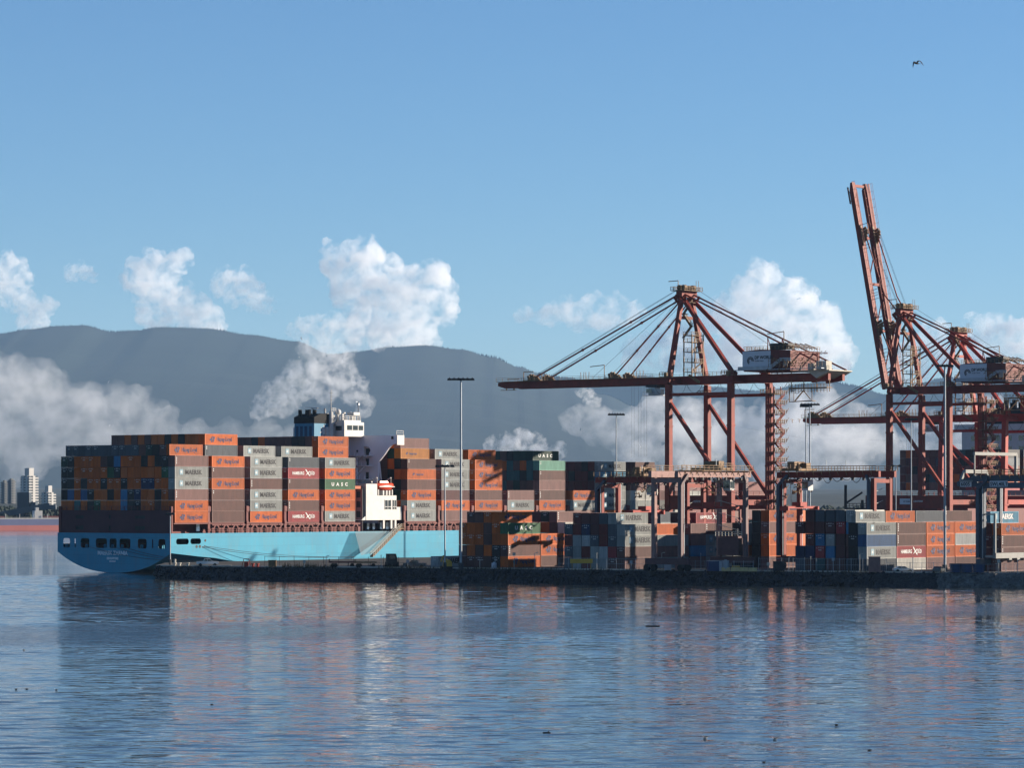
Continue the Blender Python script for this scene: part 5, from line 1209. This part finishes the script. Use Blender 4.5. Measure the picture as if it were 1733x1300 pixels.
# ---------------------------------------------------------------- fences, vehicles, clutter along the quay edge
def fence(px0, px1, doff, h, label, step=13.0, mesh_=True, base=QZ, m=None):
    a = G(px0, edge_d(px0) + doff, base); b = G(px1, edge_d(px1) + doff, base); root = empty('fence', a, 0, label, 'fence', 'fences along the quay'); v = b - a; n = max(2, round((px1-px0)/step)); m = m or M['steel']
    r_ = MB()
    for k in ((.1, .55, 1.0) if mesh_ else (.5, 1.0)): r_.beam(Vector((0,0,h*k)), v + Vector((0,0,h*k)), .05)
    if mesh_:
        L = v.length; k = 0.0
        while k < L:
            p_ = v*(k/L); r_.beam(p_ + Vector((0,0,.1)), p_ + Vector((0,0,h)), .022); k += .42
    r_.build('wire_panel', m, root)
    for i in range(n + 1):
        p_ = v*(i/n); q = MB(); q.tube(p_, p_ + Vector((0,0,h*1.08)), .055, 6); q.build('post', m, root)
fence(448, 700, 5.0, 2.4, 'thin post-and-wire fence in front of the blue hull', 24, False, m=M['dark'])
fence(946, 1092, 4.2, 2.6, 'wire mesh fence below the stack left of the pink gantry', 16)
fence(1096, 1275, 3.6, 2.2, 'low wire fence in front of the pink gantry', 16)
fence(1284, 1500, 4.0, 2.9, 'tall wire mesh fence in front of the dark block', 20)
fence(1500, 1600, 3.8, 2.2, 'low wire fence below the lit right-hand row', 20)
fence(1672, 1733, 4.2, 2.0, 'wire fence at the right picture edge', 15)

def pickup(px, d, label, m, rz=0.0, flip=1, bed=True):
    root = empty('pickup_truck' if bed else 'parked_car', G(px, d), rz, label, 'pickup truck' if bed else 'car'); f = flip
    b_ = MB()
    prof = [(-2.65,.55),(2.6,.55),(2.7,.85),(2.62,1.12),(1.35,1.2),(1.3,1.2),(.75,1.22),(-.95,1.22),(-2.65,1.2)] if bed else [(-2.2,.45),(2.2,.45),(2.25,.75),(1.5,.92),(.7,1.0),(-1.6,1.02),(-2.2,.95)]
    b_.prism([(f*x, -.95, z) for x, z in prof], (0, 1.9, 0)); b_.build('body', m, root)
    c_ = MB(); cabp = [(1.3,1.2),(.65,1.82),(-.75,1.84),(-.95,1.22)] if bed else [(1.0,.95),(.35,1.42),(-1.1,1.45),(-1.75,1.0)]
    c_.prism([(f*x, -.85, z) for x, z in cabp], (0, 1.7, 0)); c_.build('cab', m, root)
    w_ = MB(); wp_ = [(1.08,1.26),(.6,1.74),(.02,1.76),(.02,1.26)] if bed else [(.8,1.0),(.3,1.36),(-.35,1.38),(-.35,1.0)]
    wq = [(-.08,1.26),(-.08,1.76),(-.68,1.76),(-.82,1.28)] if bed else [(-.45,1.0),(-.45,1.38),(-1.0,1.38),(-1.5,1.04)]
    for q in (wp_, wq):
        for y in (-.87, .85): w_ = MB(); w_.prism([(f*x, y, z) for x, z in q], (0, .02, 0)); w_.build('window', M['glass'], root)
    for x in ((-1.7, 1.75) if bed else (-1.35, 1.4)):
        for y in (-.85, .85):
            t_ = MB(); t_.tube((f*x, y - .13, .38), (f*x, y + .13, .38), .38, 12); t_.build('wheel', M['black'], root)
    for y in (-.7, .7):
        h_ = MB(); h_.box(min(f*2.58,f*2.72), max(f*2.58,f*2.72), y - .2, y + .2, .85, 1.05) if bed else h_.box(min(f*2.18,f*2.27), max(f*2.18,f*2.27), y-.2, y+.2, .62, .78); h_.build('headlight', M['white'], root)
    return root
pickup(351, edge_d(351) + 5, 'white pickup truck parked on the quay tip below the hull', M['carwhite'], .12)
pickup(702, edge_d(702) + 7, 'dark silver pickup truck parked in front of the blue hull', M['cardark'], -.1, -1)
pickup(1528, edge_d(1528) + 5, 'white car parked below the lit right-hand row', M['carwhite'], .1, 1, False)
pickup(1589, edge_d(1589) + 4.6, 'black car parked at the foot of the right floodlight mast', M['cardark'], 1.2, 1, False)

def yard_tractor(px, d, label):
    root = empty('yard_tractor', G(px, d), .3, label, 'tractor')
    b_ = MB(); b_.box(-1.2, 1.6, -1.2, 1.2, .7, 1.4); b_.build('chassis', M['dark'], root)
    c_ = MB(); c_.prism([(-1.0,-1.1,1.4),(1.2,-1.1,1.4),(1.2,-1.1,2.2),(.9,-1.1,3.3),(-1.0,-1.1,3.3)], (0,2.2,0)); c_.build('cab', M['dark'], root)
    w_ = MB(); w_.box(-.7, .7, -1.13, -1.1, 2.1, 3.0); w_.build('window', M['glass'], root)
    for x in (-.7, 1.1):
        for y in (-1.1, 1.1): t_ = MB(); t_.tube((x, y-.2, .5), (x, y+.2, .5), .5, 12); t_.build('wheel', M['black'], root)
    l_ = MB(); l_.box(.6, .9, -1.16, -1.1, 1.1, 1.3); l_.build('tail_lamp', M['red2'], root)
yard_tractor(662, edge_d(662) + 6, 'dark boxy yard tractor on the quay right of the gangway')
def flatbed(px, d, label, m, L=9):
    root = empty('flatbed_trailer', G(px, d), .02, label, 'trailer')
    b_ = MB(); b_.box(-L/2, L/2, -1.2, 1.2, 1.1, 1.45); b_.box(-L/2, -L/2+.2, -1.2, 1.2, 1.45, 2.0); b_.build('bed', m, root)
    for x in (-L*.36, -L*.26, L*.34):
        for y in (-1, 1): t_ = MB(); t_.tube((x, y-.2, .5), (x, y+.2, .5), .5, 10); t_.build('wheel', M['black'], root)
    q = MB(); q.beam((L*.2,-1,0),(L*.2,-1,1.1),.15); q.beam((L*.2,1,0),(L*.2,1,1.1),.15); q.build('landing_leg', M['dark'], root)
flatbed(619, edge_d(619) + 5, 'brown flatbed trailer at the foot of the gangway', M['rustgold'], 5.2)
flatbed(580, edge_d(580) + 5, 'low maroon flatbed trailer left of the gangway foot', M['maroon'], 6.5)

def single(name, mb, mats, loc, label, cat, group=None, rz=0): return tag(mb.build(name, mats, None, loc, rz), label, cat, group)
# yellow machine by the mast
ymc = empty('work_machine', G(757, edge_d(757) + 2.5), .4, 'small yellow work machine with a bent arm, left of the tall mast foot', 'machine')
q = MB(); q.prism([(-.9,-.7,.3),(.9,-.7,.3),(.9,-.7,1.5),(.3,-.7,2.1),(-.8,-.7,1.9)], (0,1.4,0)); q.build('body', M['yellow'], ymc)
q = MB(); q.beam((-.2,0,1.9),(-1.0,0,3.0),.35); q.beam((-1.0,0,3.0),(-1.6,0,1.6),.28); q.build('arm', M['yellow'], ymc)
q = MB(); q.box(-1.0,1.0,-.85,-.5,0,.5); q.box(-1.0,1.0,.5,.85,0,.5); q.build('track', M['black'], ymc)
# yellow board on the fence
q = MB(); q.box(-2.6,2.6,-.05,.05,1.5,2.5); q.box(-2.2,-2.1,-.04,.04,0,1.5); q.box(2.1,2.2,-.04,.04,0,1.5)
single('warning_board', q, M['yellow'], G(984, edge_d(984) + 3.4), 'yellow board low on the wire fence below the mixed block', 'sign')
# site hut, barriers, bins
hut = empty('site_hut', G(1210, edge_d(1210) + 3.5), .15, 'small blue and pale grey hut in front of the pink gantry', 'hut')
q = MB(); q.box(-1.7,.7,-1.2,1.2,0,2.2); q.build('wall', M['navyp'], hut); q = MB(); q.box(.7,1.7,-1.2,1.2,0,2.2); q.build('end_wall', M['sign'], hut); q = MB(); q.box(-1.8,1.8,-1.3,1.3,2.2,2.35); q.build('roof', M['steel'], hut)
for i, (px, lab) in enumerate(((1228,'leftmost pale yellow concrete barrier in front of the pink gantry'),(1244,'second pale yellow concrete barrier from the blue hut'),(1259,'third pale yellow concrete barrier from the blue hut'),(1274,'pale yellow barrier at the right end of its row, right of the pink gantry'))):
    q = MB(); q.prism([(-.3,-.95,0),(.3,-.95,0),(.14,-.95,.85),(-.14,-.95,.85)], (0,1.9,0)); o = q.build('road_barrier', mat('faded_yellow_concrete', (.60,.46,.22), .8, .15, 1) if i == 0 else bpy.data.materials['faded_yellow_concrete'], None, G(px, edge_d(px) + 2.4), R(90))
    tag(o, lab, 'barrier', 'concrete barriers by the blue hut')
q = MB()
for i in range(4):
    for j in range(3 - (i > 1)): q.box(-1.6+i*.9, -.8+i*.9, -.5, .5, .45*j, .45*j+.4)
single('crate_pile', q, M['yellow'], G(1251, edge_d(1251) + 4.6), 'yellow stacked blocks behind the barriers', 'blocks')
for px, lab in ((1617,'leftmost of three blue skips at the right'),(1636,'middle one of three blue skips at the right'),(1656,'rightmost of three blue skips at the right')):
    sk = empty('skip_bin', G(px, edge_d(px) + 3.2), .05, lab, 'skip', 'blue skips at the right')
    q = MB(); q.prism([(-1.0,-1,.2),(1.0,-1,.2),(1.18,-1,2.1),(-1.18,-1,2.1)], (0,2,0)); q.build('tub', M['navyp'], sk)
    q = MB(); q.box(-1.25,1.25,-1.06,-.98,1.95,2.15); q.box(-.9,-.75,-1.08,-1,.3,2.0); q.box(.75,.9,-1.08,-1,.3,2.0); q.build('rib', M['bluegrey'], sk)
# bollards, cones, weeds, boxes scattered along the edge
rs = random.Random(17)
for i, px in enumerate((296, 304, 318, 428, 436)):
    b_ = MB(); b_.tube((0,0,0),(0,0,.7 + .5*(i==0)*2),.28,8); b_.tube((0,0,.6),(0,0,.85),.42,8)
    tag(b_.build('bollard', M['pale'] if i < 3 else M['red2'], None, G(px, edge_d(px) + 3.0)), ['pale tall bollard at the quay tip, left one','pale bollard second from the quay tip','pale bollard left of the white pickup truck','red bollard right of the white pickup truck, left one','red bollard right of the white pickup truck, right one'][i], 'bollard', 'bollards on the quay tip')
q = MB(); q.box(-1.6,1.6,-.6,.6,0,.35); single('timber_baulk', q, M['pale'], G(380, edge_d(380)+3), 'long pale timber lying right of the white pickup truck', 'timber')
q = MB(); q.box(-.9,.9,-.6,.6,0,1.5); q.box(-1,1,-.7,.7,1.5,1.65); single('equipment_box', q, M['rustgold'], G(461, edge_d(461)+3.5), 'brown equipment box on the quay below the mooring ropes', 'box')
arch = MB(); arch.beam((-1.1,0,0),(-.6,0,1.9),.14); arch.beam((1.1,0,0),(.6,0,1.9),.14); arch.beam((-.6,0,1.9),(.6,0,1.9),.14); arch.box(-.5,.5,-.3,.3,0,1.2)
single('rope_winch', arch, M['red2'], G(417, edge_d(417)+3.5), 'small red and white rope winch on the quay edge', 'winch')
wd = MB()
for i in range(900):
    px = rs.choice((rs.uniform(478,560), rs.uniform(640,760), rs.uniform(780,900), rs.uniform(1290,1470), rs.uniform(900,1110)))
    b = G(px, edge_d(px) + rs.uniform(1.5, 3.8)); h = rs.uniform(.25, 1.1) * (1.5 if 480 < px < 545 else 1); dx = rs.uniform(-.3,.3)
    wd.add([b + Vector((-.06,0,0)), b + Vector((.06,0,0)), b + Vector((dx, rs.uniform(-.2,.2), h))], [(0,1,2)])
    wd.add([b + Vector((0,-.06,h*.4)), b + Vector((0,.06,h*.4)), b + Vector((-dx*1.5, .1, h*.9))], [(0,1,2)])
tag(wd.build('weeds', M['weed'], normals=False), 'dry brown weeds along the quay edge', 'weeds', None, 'stuff')
for i, px in enumerate((515, 552, 645, 690, 812, 838, 870, 905, 1010, 1068, 1120, 1186, 1300, 1335, 1372, 1410, 1455, 1545, 1690, 1722)):
    h_ = rs.uniform(1.6, 4.2); q = MB(); q.tube((0,0,0),(0,0,h_),.07,6)
    if i % 3 == 0: q.box(-.32,.32,-.05,.0,h_-.7,h_)
    elif i % 3 == 1: q.beam((0,0,h_),(.5,0,h_+.15),.1); q.box(.35,.75,-.1,.1,h_+.05,h_+.2)
    else: q.tube((0,0,h_),(0,0,h_+.25),.13,6)
    tag(q.build('marker_post', M['steel'] if i % 2 else M['pale'], None, G(px, edge_d(px) + rs.uniform(1.2, 3.5))), f'{ORD[i+1] if i < 17 else ["eighteenth","nineteenth","last"][i-17]} thin post from the left along the quay edge', 'post', 'thin posts along the quay edge')
# wheeled gear and drums seen low between the gantry wheels
GL = 'ground gear between the gantry wheels'
NAMES = [('white cabinet left of the pink gantry sill','cabinet','sign',1130,1.5,2.6,1.2),('pale pink pump housing below the pink gantry sill','pump','pink',1146,1.0,2.7,1.0),('grey drum below the pink gantry sill','drum','steel',1102,.9,1.8,.9),
    ('pale grey tank in front of the pink engine house','tank','steel',1228,1.5,2.4,1.2),('rust-brown box in front of the red gantry wheel','box','pink',1480,2.4,3.4,1.6),('dark generator box below the red gantry sill','generator','dark',1318,2.4,2.2,1.6),('white plastic cube on the quay right of the tall mast','tank','sign',836,1.1,1.4,1.0)]
for lab, nm, mm, px, w_, h_, d_ in NAMES:
    q = MB()
    if nm in ('drum', 'tank'): q.tube((0,0,0),(0,0,h_),w_*.55,10); q.tube((0,0,h_),(0,0,h_+.2),w_*.2,8); q.tube((0,0,h_*.3),(0,0,h_*.34),w_*.58,10)
    else: q.box(-w_/2,w_/2,-d_/2,d_/2,.15,h_); q.box(-w_/2-.08,w_/2+.08,-d_/2-.08,d_/2+.08,h_,h_+.12); q.box(-w_*.3,w_*.1,-d_/2-.04,-d_/2,.4,h_*.8); q.box(-w_/2,-w_/2+.2,-d_/2,d_/2,0,.15); q.box(w_/2-.2,w_/2,-d_/2,d_/2,0,.15)
    single({'cabinet':'switch_cabinet','pump':'pump_housing','drum':'oil_drum','tank':'water_tank','box':'equipment_box','generator':'generator'}[nm], q, M[mm], G(px, edge_d(px) + 3.0), lab, nm)
# ship-side black lattice by the second ship's stern
lt = MB()
for x in (0, 4.5): 
    lt.beam((x,0,0),(x,0,20 - x*.9),.7); 
for z in (3, 8.5, 13.5): lt.beam((0,0,z),(9,0,z),.6); 
for x in (6.5, 9): lt.beam((x,0,0),(x,0,11),.45)
lt.rail((0,0,13.8),(9,0,13.8),1.2,1,.08); lt.beam((0,0,15),(4.5,0,18),.5)
single('access_tower', lt, M['dark'], G(1431, 905), 'black steel lattice tower seen through the red gantry', 'tower')

# ---------------------------------------------------------------- birds
def flying_gull(loc, sc, label, rz, m, up=1.0):
    root = empty('gull', loc, rz, label, 'bird'); root.scale = (sc,)*3
    b_ = MB(); RI_ = [(-.30,.015,.0),(-.2,.05,.0),(-.05,.075,.0),(.1,.07,.01),(.2,.045,.03),(.26,.04,.05),(.31,.03,.05),(.36,.006,.035)]
    for x, r, z in RI_:
        for j in range(8): t = 2*math.pi*j/8; b_.v.append((x, r*math.cos(t), z + r*.9*math.sin(t)))
    for i in range(len(RI_)-1):
        for j in range(8): b_.f.append([i*8+j, i*8+(j+1) % 8, (i+1)*8+(j+1) % 8, (i+1)*8+j]); b_.m.append(0)
    b_.prism([(-.26,-.03,0),(-.45,-.09,0),(-.45,.09,0),(-.26,.03,0)], (0,0,.012)); b_.build('body', m, root, smooth=True)
    for s in (-1, 1):
        w_ = MB(); sp = [(.0,.06,.05,.14),(-.0,.24,.17*up,.17),(-.03,.38,.19*up,.15),(-.07,.55,.08*up,.12),(-.13,.70,-.10*up,.07),(-.20,.80,-.26*up,.01)]
        for (x, y, z, c) in sp: w_.v += [(x + c*.5, s*y, z + .012), (x - c*.6, s*y, z), (x + c*.5, s*y, z - .006), (x - c*.6, s*y, z - .008)]
        for i in range(len(sp)-1):
            a = 4*i; b = a + 4
            for f in ((a,a+1,b+1,b),(a+2,b+2,b+3,a+3),(a,b,b+2,a+2),(a+1,a+3,b+3,b+1)): w_.f.append(list(f)); w_.m.append(0)
        w_.build('wing', M['birddark'], root)
    return root
flying_gull(P(1551, 107, 265), .92, 'dark gull gliding high in the blue sky at right', R(-152), M['birddark'], 1.1)
flying_gull(P(1118, 1042, 330), .62, 'small gull flying low over the water below the pink gantry', R(150), M['bird'], .7)
def float_bird(px, py, sc, label, white):
    d = CAMH*FPX/(py - HY); root = empty('sea_bird', G(px, d, 0), rs.uniform(-.5,.5) + (0 if rs.random() < .5 else math.pi), label, 'bird', 'birds floating on the water'); root.scale = (sc*.58,)*3; m = M['bird'] if white else M['birddark']
    b_ = MB(); RI_ = [(-.30,.02,.16),(-.2,.07,.1),(0,.12,.07),(.14,.1,.08),(.2,.055,.16),(.23,.05,.25),(.27,.045,.3),(.33,.01,.29)]
    for x, r, z in RI_:
        for j in range(8): t = 2*math.pi*j/8; b_.v.append((x, r*math.cos(t), z + r*.9*math.sin(t)))
    for i in range(len(RI_)-1):
        for j in range(8): b_.f.append([i*8+j, i*8+(j+1) % 8, (i+1)*8+(j+1) % 8, (i+1)*8+j]); b_.m.append(0)
    b_.build('body', m, root, smooth=True)
    w_ = MB(); w_.prism([(-.32,-.085,.17),(.08,-.115,.14),(.1,-.11,.2),(-.3,-.06,.22)], (0,.01,0)); w_.prism([(-.32,.075,.17),(.08,.105,.14),(.1,.1,.2),(-.3,.05,.22)], (0,.01,0)); w_.build('wing', M['birddark'], root)
for a in ((1193,1251,1.3,'white floating bird low in the picture, left of the two white ones',1),(1311,1253,1.3,'white floating bird low in the picture, right of the two white ones',1),(1416,1229,1.1,'dark floating bird right of the two white ones',0),(1471,1272,1.0,'dark floating bird nearest the bottom right reflection',0),(1293,1292,.9,'dark floating bird at the bottom edge below the two white ones',0),
          (27,1168,.9,'dark floating bird at the left edge, left of a pair',0),(45,1168,.9,'dark floating bird at the left edge, right of a pair',0),(95,1169,1.0,'white floating bird at the left, beside the stern reflection',1),(40,1101,1.0,'small pale floating bird at the left edge',1),(358,1194,.9,'dark floating bird below the ship reflection',0)):
    float_bird(*a)
lg = MB(); d = CAMH*FPX/(1242-HY); lg.tube((-.3,0,.02),(.32,.05,.05),.09,8,r2=.06); lg.tube((.1,0,.1),(.22,.02,.22),.03,5)
single('driftwood', lg, M['birddark'], G(925, d, 0), 'small dark piece of driftwood floating near the bottom centre', 'driftwood')
lg = MB(); d = CAMH*FPX/(1061-HY); lg.tube((-1,0,.03),(1.1,.1,.05),.14,8,r2=.1); lg.tube((.3,0,.1),(.5,.05,.3),.04,5)
single('driftwood', lg, M['birddark'], G(1104, d, 0), 'thin dark floating log below the low flying gull', 'driftwood')
print('containers', NCONT)
HAZE_COL, HAZE_DENS = (.42,.68,1,1), 1.7e-5
CD = .6
D1 = 27000
cloud('cloud', 'cloud', 'broken white cloud at the left picture edge above the ridge', D1, [(15,450,20),(30,470,22),(-5,480,26),(40,515,22),(55,535,26),(20,500,18),(78,520,12),(60,560,22)], .0045*CD, 1)
cloud('cloud', 'cloud', 'tall white billowing cloud above the ridge, second from left', D1, [(262,445,22),(300,445,18),(250,475,34),(275,500,30),(300,525,32),(330,545,32),(355,560,22),(232,470,22),(265,535,24)], .0045*CD, 2)
cloud('cloud', 'cloud', 'small detached white cloud between the left cloud and the tall second one', D1, [(122,462,13),(140,460,12),(155,468,9)], .0040*CD, 3)
cloud('cloud', 'cloud', 'ragged oval cloud trailing down to the right above the dark ridge', D1, [(378,480,20),(405,478,20),(425,500,20),(445,512,15),(395,495,18),(460,520,10)], .0042*CD, 4)
cloud('cloud', 'cloud', 'largest white cumulus cloud rising above the ridge behind the funnel', D1, [(572,450,28),(618,445,32),(600,480,38),(640,490,42),(680,505,38),(730,500,34),(745,525,24),(700,545,40),(640,540,34),(610,560,30),(690,580,36),(655,585,30),(715,575,20)], .0050*CD, 5)
cloud('cloud', 'cloud', 'flat thin grey-white cloud above the lowered crane boom', D1, [(890,535,18,0,.5),(930,535,24,0,.5),(970,528,26,0,.6),(1005,522,22,0,.7),(1040,522,20,0,.7),(1060,535,24,0,.6),(1020,545,26,0,.5),(985,545,22,0,.5)], .0028*CD, 6, .35)
cloud('cloud', 'cloud', 'towering white cumulus cloud behind the machinery house of the lowered crane', D1, [(1290,480,30),(1262,490,20),(1300,520,44),(1340,540,46),(1385,560,38),(1390,540,18),(1260,540,44),(1240,590,50),(1320,600,54),(1400,605,40),(1200,600,36),(1225,520,16),(1150,590,40),(1090,600,30)], .0046*CD, 7)
cloud('cloud', 'cloud', 'white cloud bank at the right picture edge behind the farther cranes', D1, [(1665,565,26),(1690,575,30),(1730,585,32),(1650,600,30),(1600,600,24),(1580,560,16),(1580,590,20),(1700,610,40),(1760,590,40),(1640,640,36),(1540,620,30)], .0048*CD, 8)
D2 = 12000
GF = 'low mist in front of the mountains'
cloud('mist_bank', 'mist', 'broad low grey mist bank on the mountainside at left', D2, [(-40,660,50),(20,665,52),(80,690,48),(140,705,46),(200,705,38),(240,700,28),(265,730,34),(330,738,24),(390,735,20),(450,735,22),(100,740,40),(0,725,46),(180,745,36),(250,760,30),(350,760,24),(430,760,24),(500,745,18),(150,765,40),(40,775,40)], .0026*CD, 11, .30, group=GF, lo=.28, hi=.72)
cloud('mist_bank', 'mist', 'rising plume of mist crossing the ridge behind the funnel', D2, [(560,560,24),(590,548,20),(612,530,16),(590,575,20),(545,585,26),(570,610,24),(535,620,28),(510,650,28),(480,672,26),(450,688,18),(432,694,11),(550,655,24),(585,650,24),(605,665,20),(617,688,14),(525,595,18),(640,570,16),(500,560,14),(530,560,18)], .0070*CD, 12, .42, group=GF)
cloud('mist_bank', 'mist', 'small low puff of mist behind the dark green container', D2, [(830,755,12),(860,752,16),(885,748,17),(910,755,16),(945,765,12)], .011*CD, 13, .4, group=GF)
cloud('mist_bank', 'mist', 'left part of the bright mist behind the lowered crane legs', D2, [(975,715,18),(1010,720,26),(1060,735,34),(1110,715,34),(1160,720,38),(1080,765,34),(1150,770,32),(1195,750,30)], .0050*CD, 14, .36, group=GF, lo=.36, hi=.66)
cloud('mist_bank', 'mist', 'widest bright mist bank, between the two big cranes', D2 + 900, [(1240,730,36),(1290,735,42),(1340,730,46),(1395,735,48),(1440,740,40),(1480,745,30),(1300,780,34),(1370,785,36),(1430,780,30),(1345,700,28),(1400,705,30),(1510,755,20)], .0050*CD, 16, .36, group=GF, lo=.34, hi=.68)
cloud('mist_bank', 'mist', 'pale mist behind the legs of the raised-boom crane', D2 + 2600, [(1570,735,34),(1620,730,38),(1680,735,40),(1740,745,40),(1650,700,26)], .0040*CD, 17, .36, group=GF)
cloud('mist_bank', 'mist', 'tiny wisp of mist under the lowered crane boom', D2, [(985,665,8),(997,672,10),(1010,680,7)], .012*CD, 15, .45, group=GF)

hz = bpy.data.materials.new('haze_air'); hz.use_nodes = True; hn = hz.node_tree; hn.nodes.clear()
hv = hn.nodes.new('ShaderNodeVolumePrincipled'); hv.inputs['Color'].default_value = HAZE_COL; hv.inputs['Density'].default_value = HAZE_DENS
ho = hn.nodes.new('ShaderNodeOutputMaterial'); hn.links.new(hv.outputs[0], ho.inputs['Volume'])
hm = MB(); hm.box(-6500, 6500, -700, 23500, -5, 1250)
tag(hm.build('haze', hz), 'thin blue haze in the air over the harbour', 'haze', None, 'stuff')
